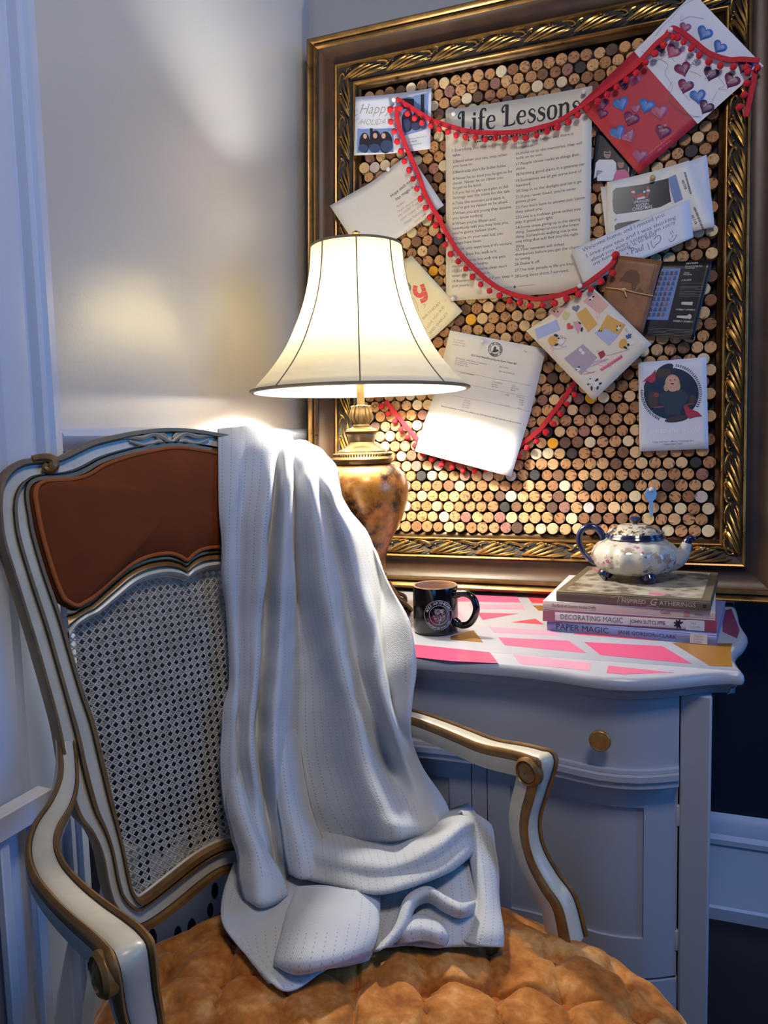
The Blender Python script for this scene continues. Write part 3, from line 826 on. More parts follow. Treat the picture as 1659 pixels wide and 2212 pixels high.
M_CANE = mat('pale_woven_cane', rgb(196, 186, 170), .5, color2=rgb(168, 156, 138), nscale=60)
cane = None; pc = .0107; hc = -.010
for nm, dirs in (('upright_strands', 0), ('cross_strands', 1), ('diagonal_strands', 2), ('diagonal_strands', 3)):
    b = MB(); sp = .00105
    if dirs == 0:
        for k in range(int((umax - umin) / pc) + 2):
            for e in (-1, 1): strand(b, (-.0054 + umin + k * pc + e * sp, zmin), (0, 1), .0013, hc)
    elif dirs == 1:
        for k in range(int((zmax - zmin) / pc) + 2):
            for e in (-1, 1): strand(b, (umin, zmin + k * pc + e * sp), (1, 0), .0013, hc + .0006)
    else:
        d = np.array([1, 1 if dirs == 2 else -1]) / math.sqrt(2); st = pc / math.sqrt(2)
        n = np.array([-d[1], d[0]]); c0_ = np.array([umin - .0054 + pc / 2, zmin])
        for k in range(-90, 91): strand(b, c0_ + n * (k * st), d, .0020, hc + .0012 + .0004 * (dirs - 2))
    tag(b.build(nm, M_CANE, chair, recalc=False, smooth=False), kind='stuff')
b = MB(); b.tube([B3D(*p, -.006) for p in CO], .0028, 8, closed=True, up=BN); b.build('cane_bead', M_IVORY, chair)
# ---- arms
def moulding(b, P, N, hw, k=1.0):
    """ivory arm with a gold bead on either side, swept along P with top direction N"""
    prof = [(0, -1.7), (-.8, -1.5), (-1, -1.0), (-1, -.35), (-1.0, -.30), (-1.04, .0), (-.96, .22), (-.80, .32), (-.66, .20), (-.62, .10), (-.60, .12), (-.3, .20), (0, .23),
            (.3, .20), (.60, .12), (.62, .10), (.66, .20), (.80, .32), (.96, .22), (1.04, 0), (1.0, -.30), (1, -.35), (1, -1.0), (.8, -1.5)]
    mm_ = [0, 0, 0, 2, 1, 1, 1, 1, 2, 2, 0, 0, 0, 0, 2, 2, 1, 1, 1, 1, 2, 0, 0, 0]
    G = []; n = len(P)
    for i in range(n):
        t_ = nrm(P[min(i + 1, n - 1)] - P[max(i - 1, 0)]); Nn = np.array(N[i]); Nn = nrm(Nn - t_ * (Nn @ t_)); x = np.cross(t_, Nn)
        w_ = hw[i] if hasattr(hw, '__len__') else hw
        G.append([P[i] + x * p * w_ + Nn * q * w_ for p, q in prof])
    G = np.array(G); o = len(b.f); b.grid(G, closed_u=True)
    for i in range(len(b.f) - o): b.mi[o + i] = mm_[i % len(prof)]
    b.poly(G[0]); b.poly(G[-1])
Zv = np.array([0, 0, 1.])
armk = [((139, 1560), -.412, CW3), ((148, 1640), -.384, CW3), ((147, 1690), -.352, CW3 * .9 + Zv * .4), ((131, 1738), -.318, CW3 * .6 + Zv * .8), ((102, 1786), -.270, Zv + CW3 * .3), ((92, 1832), -.232, Zv + CW3 * .1),
        ((105, 1880), -.188, Zv), ((142, 1927), -.138, Zv), ((190, 1971), -.088, Zv), ((240, 2010), -.035, Zv), ((270, 2038), -.006, Zv + CW3 * .35), ((286, 2068), .010, Zv * .7 + CW3 * .8), ((295, 2110), .012, CW3),
        ((304, 2155), .002, CW3), ((318, 2218), -.012, CW3)]
AP = [PW(*p, w) for p, w, n in armk]
TAIL = [(-.270, .002, .622), (-.264, -.004, .590), (-.263, -.003, .562), (-.266, .005, .535), (-.270, .022, .510), (-.274, .042, .487), (-.276, .055, .440)]
AN = [nrm(n) for p, w, n in armk[:12]] + [CW3, CW3, CW3, nrm(CW3 * .9 + Zv * .3), nrm(CW3 * .7 + Zv * .6), nrm(CW3 * .7 + Zv * .7), nrm(CW3 * .9 + Zv * .3)]
AQ = np.array([quw(p) for p in AP[:12]] + TAIL)
APs = catmull(AQ, 5); ANs = catmull(np.array([[n @ CU, n @ CW3, n[2]] for n in AN]), 5)
hwk = np.interp(np.linspace(0, 1, len(APs)), [0, .10, .22, .5, .60, .80, 1], [.010, .013, .0165, .0190, .0200, .0165, .0220])
for s in (-1, 1):
    b = MB()
    P = np.array([Q3(-s * q[0] * 1, q[1], q[2]) if s == 1 else Q3(q[0], q[1], q[2]) for q in APs])
    N = np.array([CU * (n[0] * (-1 if s == 1 else 1)) + CW3 * n[1] + Zv * n[2] for n in ANs])
    moulding(b, P, N, hwk)
    arm = b.build('arm', CHM, chair, angle=50)
    # scroll boss on the outer side of the bend
    k = 11 * 5; c = P[k] - N[k] * .018; axis = CU * s
    c = c + axis * (.019 if s == -1 else -.019)
    ax_ = axis if s == -1 else -axis
    b = MB(); rings = []
    for r, h in ((.0195, -.006), (.0195, .003), (.016, .007), (.0145, .004), (.0125, .0055), (.006, .008), (.001, .008)):
        rings.append([c + ax_ * h + Zv * r * math.cos(2 * math.pi * q / 24) + CW3 * r * math.sin(2 * math.pi * q / 24) for q in range(24)])
    b.grid(np.array(rings), closed_u=True); b.build('scroll_boss', M_CGOLD, arm)
# knees where the arm supports meet the seat rail, rails, legs
def seat_pt(ang):
    """seat outline in chair u, w"""
    return None
def hwid(w): return float(np.interp(w, [-.40, -.34, -.2, -.05, .1, .2], [.185, .215, .262, .302, .322, .318]))
WF, WB = .245, -.345
def outline(n=120, d=0.0):
    P = []
    for k in range(n):
        a = 2 * math.pi * k / n; c, s = math.cos(a), math.sin(a)
        e = .42; x = math.copysign(abs(c) ** e, c); y = math.copysign(abs(s) ** e, s)
        w = (WF + WB) / 2 + y * ((WF - WB) / 2 + d); u = x * (hwid(w) + d)
        if y > 0: w += .03 * (1 - min(1, abs(u) / .33) ** 2)
        P.append((u, w))
    return np.array(P)
SO = outline()
b = MB(); G = []
for d, z in ((-.02, .345), (-.004, .345), (.002, .350), (.002, .385), (-.004, .392), (-.02, .392)):
    G.append([Q3(u, w, z) for u, w in outline(d=d)])
b.grid(np.array(G), closed_u=True); b.build('seat_rail', CHM, chair, angle=40)
for su in (-1, 1):
    b = MB(); pts = [(su * .262, .165, .365), (su * .276, .182, .30), (su * .268, .172, .18), (su * .254, .158, .07), (su * .262, .170, .03), (su * .264, .174, .0)]
    P = catmull(np.array(pts), 5); b.tube([Q3(*p) for p in P], list(np.interp(np.linspace(0, 1, len(P)), [0, .2, .8, .95, 1], [.026, .028, .016, .016, .020])), 12); b.build('front_leg', M_IVORY, chair)
    b = MB(); pts = [(su * .120, -.412, .53), (su * .145, -.405, .42), (su * .175, -.402, .30), (su * .195, -.40, .12), (su * .20, -.43, 0)]
    P = catmull(np.array(pts), 5); b.tube([Q3(*p) for p in P], list(np.linspace(.024, .017, len(P))), 4); b.build('back_leg', M_IVORY, chair)
# ---- tufted seat
bo = np.array([.060, .003]); bA = np.array([.0535, .0572]); bB = np.array([.0525, -.0572])
BI = np.linalg.inv(np.stack([bA, bB], 1))
rs = random.Random(3)
_wr = [(rs.uniform(0, 6.28), rs.uniform(50, 170), rs.uniform(0, 6.28)) for _ in range(12)]
def seat_z(u, w, f):
    """f = 0 at centre .. 1 at the rim"""
    z = .392 + .074 * math.sqrt(max(0, 1 - f ** 3.2)) 
    p, q = BI @ (np.array([u, w]) - bo); 
    ip, iq = round(p), round(q); d = np.linalg.norm(np.array([u, w]) - bo - bA * ip - bB * iq)
    fade = min(1, max(0, (1 - f) / .16))
    # creases run between neighbouring buttons
    cp = abs(p - ip); cq = abs(q - iq)
    cr = max(math.exp(-(cp / .040) ** 2), math.exp(-(cq / .040) ** 2))
    dip = .019 * math.exp(-(d / .016) ** 2) + .0085 * cr
    wr = sum(math.sin(k * (u * math.cos(a) + w * math.sin(a)) + ph + 1.6 * math.sin(31 * (u * math.sin(a) - w * math.cos(a)) + ph)) for a, k, ph in _wr) * .0007
    edge = .004 * math.exp(-(cp / .08) ** 2) * (1 - fade)
    return z - dip * fade - edge + wr * (1 if d > .012 else .2) + .006 * fade
cen = np.array([0, (WF + WB) / 2 + .01]); NRG = 64
SO2 = outline(200, d=.004); G = []
for i in range(NRG + 1):
    f = .005 + .995 * (i / NRG) ** .8; row = []
    for u, w in SO2:
        uu, ww = cen + (np.array([u, w]) - cen) * f
        row.append(Q3(uu, ww, seat_z(uu, ww, f)))
    G.append(row)
b = MB(); b.grid(np.array(G), closed_u=True); b.f.append(tuple(range(200))); b.mi.append(0)
seat = b.build('seat_cushion', M_SEATV, chair, angle=80)
b0 = MB(); b0.sphere((0, 0, 0), .0088, 14, 8, sc=(1, 1, .5)); o = b0.build('b', M_PIPE, None); bme = o.data; bpy.data.objects.remove(o)
for i in range(-7, 8):
    for j in range(-7, 8):
        u, w = bo + bA * i + bB * j
        rel = np.array([u, w]) - cen; a = np.linalg.norm(rel)
        # radial fraction against the outline
        k = np.argmax(((SO2 - cen) @ rel) / (np.linalg.norm(SO2 - cen, axis=1) * a + 1e-9)); f = a / np.linalg.norm(SO2[k] - cen)
        if f < .86: inst('button', bme, chair, Q3(u, w, seat_z(u, w, f) + .0035))
# ------------------------------------------------------------------ blanket thrown over the chair
def BH(px, py, h): return B3D(*BK(px, py, h), h)
M_WOOL = bpy.data.materials.new('pale_openwork_knit'); M_WOOL.use_nodes = True
t = NT(M_WOOL)
uv = t.add('ShaderNodeUVMap').outputs[0]
sx = t.add('ShaderNodeSeparateXYZ'); t.link(uv, sx.inputs[0])
def fr(sock, per, off=0.0):
    a = t.math('ADD', t.math('DIVIDE', sock, per), off)
    return t.math('SUBTRACT', t.math('FRACT', a), .5)
fu = fr(sx.outputs[0], .0118); fv = fr(sx.outputs[1], .0052)
du = t.math('MULTIPLY', t.math('ABSOLUTE', fu), .0118); dv = t.math('MULTIPLY', t.math('ABSOLUTE', fv), .0052)
rr = t.math('SQRT', t.math('ADD', t.math('MULTIPLY', t.math('MULTIPLY', du, du), 2.2), t.math('MULTIPLY', dv, dv)))
dot = t.math('LESS_THAN', rr, .00115)
zn = t.noise(uv, 5.5, 1, .4); zone = t.math('GREATER_THAN', zn, .43)
dot = t.math('MULTIPLY', dot, zone)
geo = t.add('ShaderNodeNewGeometry')
t.link(t.mix(t.math('MULTIPLY', dot, .5), rgb(190, 190, 190), rgb(92, 94, 108)), t.b.inputs['Base Color'])
t.b.inputs['Roughness'].default_value = .85; t.b.inputs['Sheen Weight'].default_value = .35; t.b.inputs['Sheen Roughness'].default_value = .5
wv = t.math('MULTIPLY', t.math('SINE', t.math('MULTIPLY', sx.outputs[0], 2 * math.pi / .0026)), t.math('SINE', t.math('MULTIPLY', sx.outputs[1], 2 * math.pi / .0030)))
hh = t.math('ADD', t.math('MULTIPLY', wv, .15), t.math('SUBTRACT', t.math('MULTIPLY', t.noise(uv, 420, 2), .7), dot))
t.bump(hh, .42, .0016)

TOP = [470, 494, 515, 530, 560, 588, 597, 604, 616, 628, 635, 648, 664, 682, 697, 710, 722, 727, 730]
TY = [931, 927, 925, 924, 928, 936, 947, 948, 942, 944, 953, 955, 958, 967, 978, 990, 1004, 1012, 1020]
rows = []
rows.append([BH(x, y + 46, -.058) for x, y in zip(TOP, TY)])
rows.append([BH(x, y + 10, -.046) for x, y in zip(TOP, TY)])
rows.append([BH(x, y - 2, -.016) for x, y in zip(TOP, TY)])
TAB = [
 (968, [471, 494, 515, 530, 560, 588, 596, 603, 615, 627, 634, 645, 664, 684, 700, 714, 728, 733, 735], [18, 26, 28, 26, 30, 30, 24, 24, 30, 30, 24, 28, 32, 30, 28, 16, 2, -10, -25]),
 (1050, [472, 493, 512, 526, 555, 584, 592, 600, 615, 629, 633, 645, 672, 690, 714, 730, 744, 748, 748], [34, 44, 48, 43, 57, 70, 34, 40, 76, 73, 36, 48, 76, 52, 70, 26, 5, -12, -35]),
 (1150, [476, 490, 508, 520, 545, 575, 582, 592, 612, 631, 634, 648, 690, 712, 750, 772, 788, 793, 790], [34, 44, 48, 41, 60, 74, 30, 40, 81, 73, 32, 50, 90, 56, 84, 30, 6, -14, -40]),
 (1250, [483, 490, 506, 518, 542, 569, 573, 586, 608, 631, 637, 655, 704, 735, 774, 800, 822, 834, 830], [24, 36, 40, 32, 51, 63, 16, 30, 73, 59, 18, 42, 90, 52, 84, 56, 40, 80, 50]),
 (1350, [493, 498, 508, 514, 538, 561, 566, 580, 605, 629, 643, 668, 722, 756, 806, 822, 834, 884, 878], [12, 24, 30, 22, 39, 47, 12, 16, 62, 42, 16, 34, 94, 64, 123, 96, 108, 168, 120]),
 (1450, [497, 503, 512, 518, 540, 556, 562, 574, 600, 624, 647, 690, 742, 776, 820, 834, 842, 895, 888], [14, 26, 32, 24, 41, 50, 12, 18, 68, 45, 16, 40, 112, 86, 154, 134, 150, 196, 150]),
 (1550, [482, 496, 508, 514, 532, 545, 552, 566, 592, 615, 644, 700, 768, 806, 842, 855, 860, 884, 874], [18, 30, 36, 28, 48, 58, 12, 24, 76, 50, 16, 50, 139, 118, 187, 168, 172, 192, 160]),
 (1650, [478, 494, 508, 516, 534, 548, 556, 568, 592, 614, 650, 715, 790, 836, 874, 888, 898, 908, 898], [24, 36, 44, 36, 60, 73, 22, 36, 86, 62, 18, 68, 164, 128, 185, 182, 176, 166, 110]),
 (1745, [486, 500, 514, 524, 545, 562, 572, 582, 600, 628, 668, 742, 826, 878, 912, 936, 954, 968, 958], [34, 48, 58, 50, 70, 72, 40, 52, 78, 58, 40, 112, 212, 216, 222, 218, 208, 186, 110]),
 (1800, [500, 510, 522, 534, 556, 574, 584, 594, 612, 640, 690, 775, 848, 892, 918, 938, 954, 966, 956], [46, 60, 72, 66, 86, 88, 60, 68, 92, 76, 62, 140, 238, 242, 240, 232, 216, 186, 110]),
 (1842, [512, 520, 530, 542, 562, 580, 590, 600, 616, 646, 690, 760, 828, 868, 892, 912, 930, 944, 936], [58, 72, 84, 78, 98, 100, 76, 82, 104, 92, 66, 96, 170, 176, 176, 170, 160, 140, 90]),
 (1905, [516, 524, 534, 545, 564, 582, 592, 602, 618, 648, 688, 750, 815, 860, 875, 885, 890, 895, 890], [66, 82, 94, 92, 108, 108, 92, 96, 112, 104, 80, 90, 130, 140, 140, 130, 120, 110, 80]),
]
for y, xs_, hs_ in TAB:
    rows.append([BH(x, y if y > 1100 else max(y, ty + (34 if y < 1000 else 84)), h / 1000) for x, h, ty in zip(xs_, hs_, TY)])
rows.append([onz(x, 1950, .487) for x in TAB[-1][1]])
blv = MB(); BUV = []
def cloth(P, n, m, amp=.0012, seed=1, uo=0.0):
    G = catgrid(np.array(P), n, m); r_ = random.Random(seed)
    du = np.linalg.norm(np.diff(G, axis=1), axis=2).mean(0); dv = np.linalg.norm(np.diff(G, axis=0), axis=2).mean(1)
    us = np.r_[0, np.cumsum(du)] + uo; vs_ = np.r_[0, np.cumsum(dv)]
    N = np.cross(np.gradient(G, axis=0), np.gradient(G, axis=1)); N /= np.linalg.norm(N, axis=2)[..., None] + 1e-12
    w = np.zeros(G.shape[:2]); U, V = np.meshgrid(us, vs_)
    for k in range(7):
        a, f, p = r_.uniform(0, 6.28), r_.uniform(25, 110), r_.uniform(0, 6.28)
        w += np.sin(f * (U * math.cos(a) + V * math.sin(a)) + p + 2.2 * np.sin(18 * V + p))
    G = G + N * (w * amp / 2.2)[..., None]
    blv.grid(G); BUV.extend(zip(U.ravel(), V.ravel()))
cloth(rows, 8, 6, .0011, 1)
def pz(*L_): return [onz(x, y, z) for x, y, z in L_]
# the heap on the seat: lower sheet reaching the front hem
cloth([pz((506, 1862, .484), (560, 1872, .484), (640, 1872, .484), (720, 1872, .486), (820, 1862, .50), (900, 1840, .53), (980, 1800, .535), (1035, 1770, .50)),
       pz((492, 1900, .488), (560, 1908, .487), (640, 1908, .487), (720, 1904, .49), (820, 1895, .51), (900, 1895, .515), (990, 1870, .525), (1062, 1850, .505)),
       pz((478, 1952, .487), (545, 1965, .488), (640, 1960, .492), (720, 1955, .494), (820, 1950, .498), (900, 1950, .50), (1000, 1945, .51), (1078, 1930, .50)),
       pz((482, 2000, .482), (545, 2015, .483), (640, 2015, .484), (720, 2005, .486), (800, 2000, .488), (890, 2000, .49), (1000, 1995, .497), (1083, 1990, .49)),
       pz((512, 2042, .481), (560, 2075, .481), (640, 2070, .481), (720, 2052, .482), (800, 2040, .483), (890, 2035, .484), (1000, 2035, .486), (1084, 2032, .482)),
       pz((560, 2092, .480), (612, 2141, .480), (690, 2102, .480), (740, 2075, .480), (815, 2052, .480), (890, 2042, .481), (1000, 2046, .481), (1080, 2045, .479))], 7, 8, .0012, 2, .3)
# left hem that curls down beside the cane, and the broad middle strip: both peel off the hanging part
def bh(*L_): return [BH(x, y, h / 1000) for x, y, h in L_]
cloth([bh((486, 1590, 4), (497, 1590, 14), (511, 1590, 18), (522, 1590, 10)),
       bh((485, 1680, 27), (500, 1680, 45), (518, 1680, 51), (533, 1680, 42)),
       bh((490, 1745, 42), (510, 1745, 66), (530, 1745, 74), (548, 1745, 60)),
       bh((503, 1800, 62), (530, 1804, 98), (550, 1806, 106), (568, 1810, 86)),
       bh((514, 1850, 86), (546, 1852, 124), (568, 1852, 130), (588, 1852, 112)),
       bh((518, 1900, 108), (552, 1905, 146), (584, 1900, 150), (608, 1890, 134)),
       bh((528, 1938, 126), (556, 1950, 160), (592, 1944, 166), (620, 1926, 152)),
       bh((538, 1940, 124), (562, 1962, 150), (594, 1954, 154), (618, 1936, 146))], 6, 6, .0008, 3, .7)
cloth([bh((590, 1540, 20), (606, 1540, 34), (622, 1540, 22), (636, 1540, 4)),
       bh((593, 1650, 58), (612, 1650, 72), (632, 1650, 60), (652, 1650, 20)),
       bh((600, 1735, 78), (624, 1735, 92), (648, 1738, 82), (670, 1742, 46)),
       bh((610, 1800, 102), (638, 1800, 124), (668, 1802, 124), (694, 1805, 96)),
       bh((618, 1850, 116), (648, 1852, 142), (680, 1850, 146), (706, 1846, 122)),
       bh((624, 1886, 126), (655, 1896, 154), (690, 1888, 160), (714, 1872, 140)),
       bh((628, 1884, 118), (656, 1890, 142), (686, 1882, 146), (708, 1868, 132))], 6, 6, .0007, 4, 1.0)
# sheet under the big fold with the long hem
cloth([bh((646, 1785, 30), (760, 1795, 80), (840, 1790, 140), (905, 1775, 160), (965, 1752, 160), (1015, 1738, 185)),
       pz((648, 1830, .518), (780, 1850, .54), (860, 1850, .55), (940, 1815, .566), (1000, 1770, .575), (1030, 1765, .555)),
       pz((650, 1866, .508), (790, 1895, .532), (870, 1888, .540), (950, 1855, .552), (1005, 1812, .56), (1030, 1808, .54)),
       pz((652, 1890, .502), (795, 1926, .525), (880, 1914, .534), (960, 1882, .544), (1012, 1842, .548), (1026, 1838, .53)),
       pz((658, 1894, .496), (795, 1930, .515), (880, 1920, .52), (955, 1892, .528), (1000, 1862, .53), (1015, 1856, .515))], 6, 7, .0009, 5, 1.4)
# rolled front flap
cloth([pz((640, 1918, .512), (690, 1915, .522), (750, 1922, .524), (812, 1926, .512), (824, 1930, .500)),
       pz((622, 1965, .506), (680, 1960, .522), (745, 1962, .524), (810, 1968, .512), (818, 1975, .500)),
       pz((608, 2020, .500), (665, 2018, .516), (735, 2015, .518), (805, 2015, .508), (812, 2020, .496)),
       pz((594, 2072, .492), (650, 2078, .508), (725, 2068, .510), (792, 2050, .502), (806, 2052, .490)),
       pz((594, 2086, .484), (645, 2101, .494), (720, 2086, .498), (785, 2064, .492), (800, 2068, .484)),
       pz((606, 2090, .481), (640, 2100, .483), (700, 2092, .484), (770, 2080, .482), (795, 2075, .481))], 6, 7, .0008, 6, 1.9)
# curled fold on the right, hem turned up
cloth([pz((806, 2055, .487), (850, 2005, .492), (872, 1950, .50), (915, 1925, .506), (955, 1945, .504), (990, 1962, .506), (1022, 1962, .506)),
       pz((818, 2052, .500), (858, 2000, .508), (880, 1938, .520), (922, 1916, .528), (962, 1936, .524), (996, 1952, .524), (1026, 1948, .520)),
       pz((834, 2046, .500), (868, 2004, .508), (892, 1948, .520), (926, 1930, .526), (962, 1952, .522), (996, 1968, .522), (1025, 1964, .514)),
       pz((842, 2046, .492), (874, 2012, .498), (896, 1964, .506), (926, 1950, .510), (958, 1968, .508), (992, 1982, .506), (1020, 1976, .500))], 6, 7, .0006, 7, 2.3)
cloth([pz((860, 2010, .492), (880, 1985, .500), (910, 1975, .503), (950, 1990, .500), (968, 2010, .492)),
       pz((850, 2026, .490), (872, 2010, .503), (910, 2004, .506), (950, 2016, .502), (966, 2028, .49)),
       pz((862, 2040, .483), (880, 2036, .490), (915, 2032, .492), (945, 2038, .49), (960, 2042, .483))], 6, 7, .0006, 9, 2.6)
# outer right sheet falling to the corner
cloth([pz((990, 1756, .562), (1012, 1757, .562), (1036, 1768, .548), (1036, 1772, .515)),
       pz((1000, 1760, .572), (1030, 1765, .565), (1060, 1790, .54), (1058, 1800, .50)),
       pz((1015, 1850, .535), (1040, 1860, .535), (1072, 1880, .515), (1070, 1888, .48)),
       pz((1025, 1930, .508), (1048, 1950, .512), (1080, 1960, .50), (1078, 1964, .475)),
       pz((1010, 1990, .494), (1040, 2010, .500), (1084, 2012, .495), (1082, 2016, .474)),
       pz((975, 2022, .485), (1030, 2042, .489), (1081, 2046, .486), (1082, 2046, .474))], 6, 7, .0010, 8, 3.0)
# the tail hanging behind the back
bb_ = [[BH(x, y + 44, -.056) for x, y in zip(TOP[:14], TY[:14])]]
for dz, dh in ((.10, -.066), (.20, -.062)):
    bb_.append([p - np.array([0, 0, dz]) + BN * (dh + .056) + CU * .004 * math.sin(k * 1.7) for k, p in enumerate(bb_[0])])
cloth(bb_, 6, 5, .001, 10, 3.4)
blanket = blv.build('throw_blanket', M_WOOL, None, recalc=False, angle=180, base=Q3(.1, -.3, .48), solid=.0026)
tag(blanket, 'pale knitted throw blanket draped over the chair back and heaped on the seat', 'blanket')
ul_ = blanket.data.uv_layers.new(name='UVMap'); BUV = np.array(BUV)
idx = np.empty(len(blanket.data.loops), int); blanket.data.loops.foreach_get('vertex_index', idx)
ul_.data.foreach_set('uv', BUV[idx].ravel())
# ------------------------------------------------------------------ lettering helpers
def put(b, vf, fn, mi=0):
    v, f = vf; b.add([fn(x, y) for x, y in v], f, mi)
def fit(body, w, h=None, bold=0.0, shear=0.0, spacing=1.0):
    """text scaled to width w with its baseline on y = 0; h = cap height (kept in proportion when None)"""
    v, f = text_mesh(body, 1.0, bold, shear, spacing=spacing)
    x0 = min(p[0] for p in v); x1 = max(p[0] for p in v)
    k = w / (x1 - x0); ky = k if h is None else h / .70
    return [((x - x0) * k, y * ky) for x, y in v], f
def shift(vf, dx, dy): return [(x + dx, y + dy) for x, y in vf[0]], vf[1]
def ink(name, color, rough=.6, metal=0): return mat('ink_' + name, color, rough, metal)
INK = ink('black', rgb(28, 28, 32)); INKG = ink('grey', rgb(96, 96, 104)); INKW = ink('white', rgb(226, 226, 228))

# ------------------------------------------------------------------ mug
M_BLACKG = mat('black_glaze', rgb(12, 12, 15), .12, coat=.5)
M_TANG = mat('tan_glaze', rgb(168, 132, 104), .3)
MC = onz(932, 1372, ZD); MC = np.array([MC[0], MC[1] + .028, ZD])
mr = 48.5 * np.linalg.norm(ony(932, 1300, MC[1]) - CAM) * .985 / F_PX
mh = ony(931, 1262, MC[1])[2] - ZD
mug = thing('mug', 'black mug with a round rose emblem standing on the painted desk top', 'mug', MC)
b = MB(); b.lathe([(0, .001), (mr * .90, .0), (mr * .96, .002), (mr, .008), (mr, mh - .003), (mr - .0004, mh - .0015)], MC, 48, cap=False); b.build('cup_body', M_BLACKG, mug)
b = MB(); b.lathe([(mr - .0004, mh - .0015), (mr - .0012, mh), (mr - .0032, mh - .0004), (mr - .0042, mh - .004), (mr - .0044, .010), (mr * .8, .006), (0, .006)], MC, 48, cap=False); b.build('lining', M_TANG, mug)
hd = nrm([np.cos(math.radians(-10)), np.sin(math.radians(-10)), 0])
pts = [(mr - .004, .80), (mr + .006, .845), (mr + .020, .86), (mr + .033, .78), (mr + .039, .60), (mr + .036, .42), (mr + .026, .25), (mr + .012, .19), (mr + .004, .22), (mr - .004, .28)]
P = catmull(np.array([(r, z * mh) for r, z in pts]), 4)
b = MB(); b.tube([MC + hd * r + np.array([0, 0, z]) for r, z in P], [.0062 if 4 < k < len(P) - 5 else .0072 for k in range(len(P))], 10, up=np.cross(hd, [0, 0, 1.])); b.build('handle', M_BLACKG, mug)
vdir = math.atan2(CAM[1] - MC[1], CAM[0] - MC[0]) + .02
def mugfn(x, y):                     # x to the right as seen, y up
    a = vdir + x / mr + .12
    return MC + np.array([(mr + .0003) * math.cos(a), (mr + .0003) * math.sin(a), mh * .45 + y])
er = .0262
M_EMB = ink('silver_grey', rgb(168, 170, 178))
b = MB()
put(b, ring2(0, 0, er, er - .0008, 48), mugfn); put(b, ring2(0, 0, er * .66, er * .66 - .0008, 40), mugfn)
def arc_text(body, R_, a0, a1, h, flip=False, bold=.02):
    n = len(body)
    for i, ch in enumerate(body):
        if ch == ' ': continue
        a = a0 + (a1 - a0) * (i + .5) / n
        v, f = text_mesh(ch, h / .7, bold, align='CENTER')
        c, s_ = math.cos(a), math.sin(a); o = []
        for x, y in v:
            if not flip: px_, py_ = c * (R_ + y) + s_ * x, s_ * (R_ + y) - c * x
            else: px_, py_ = c * (R_ - y) - s_ * x, s_ * (R_ - y) + c * x
            o.append((px_, py_))
        put(b, (o, f), mugfn)
arc_text('ROSE APOTHECARY', er * .735, math.radians(166), math.radians(14), .0048)
arc_text('HANDCRAFTED WITH CARE', er * .93, math.radians(212), math.radians(330), .0032, True)
rs_ = er * .62
for cx, cy, r0 in ((-.12, .38, .36), (.34, .42, .24)):
    for q, (rad, ph) in enumerate(((1, 0), (.74, .7), (.5, 1.5), (.26, 2.2))):
        P = [(cx + r0 * rad * math.cos(ph + a) * (1 + .12 * math.cos(3 * a + q)), cy + r0 * rad * .85 * math.sin(ph + a)) for a in np.linspace(0, 5.2, 18)]
        put(b, ribbon2([(x * rs_, y * rs_) for x, y in P], .0006), mugfn)
for P in ([(-.62, .0), (-.5, -.12), (-.3, -.05), (-.05, -.18), (-.25, -.30), (-.5, -.25), (-.62, 0)], [(-.5, -.32), (-.3, -.62), (-.02, -.58), (-.06, -.34), (-.3, -.28), (-.5, -.32)], [(.12, -.55), (.4, -.62), (.62, -.3), (.6, -.08), (.3, -.22), (.12, -.55)],
          [(.3, .1), (.62, .16), (.66, -.02), (.45, -.12), (.3, .1)], [(.08, .0), (.12, -.4), (.02, -.72), (-.04, -.92)], [(.16, -.02), (.2, -.4), (.1, -.72), (.03, -.92)], [(.15, -.5), (.4, -.35), (.58, -.12)], [(-.45, -.34), (-.2, -.48), (-.05, -.5)]):
    put(b, ribbon2([(x * rs_, y * rs_) for x, y in catmull(np.array(P), 3)], .0006), mugfn)
b.build('emblem', M_EMB, mug, smooth=False, recalc=False)

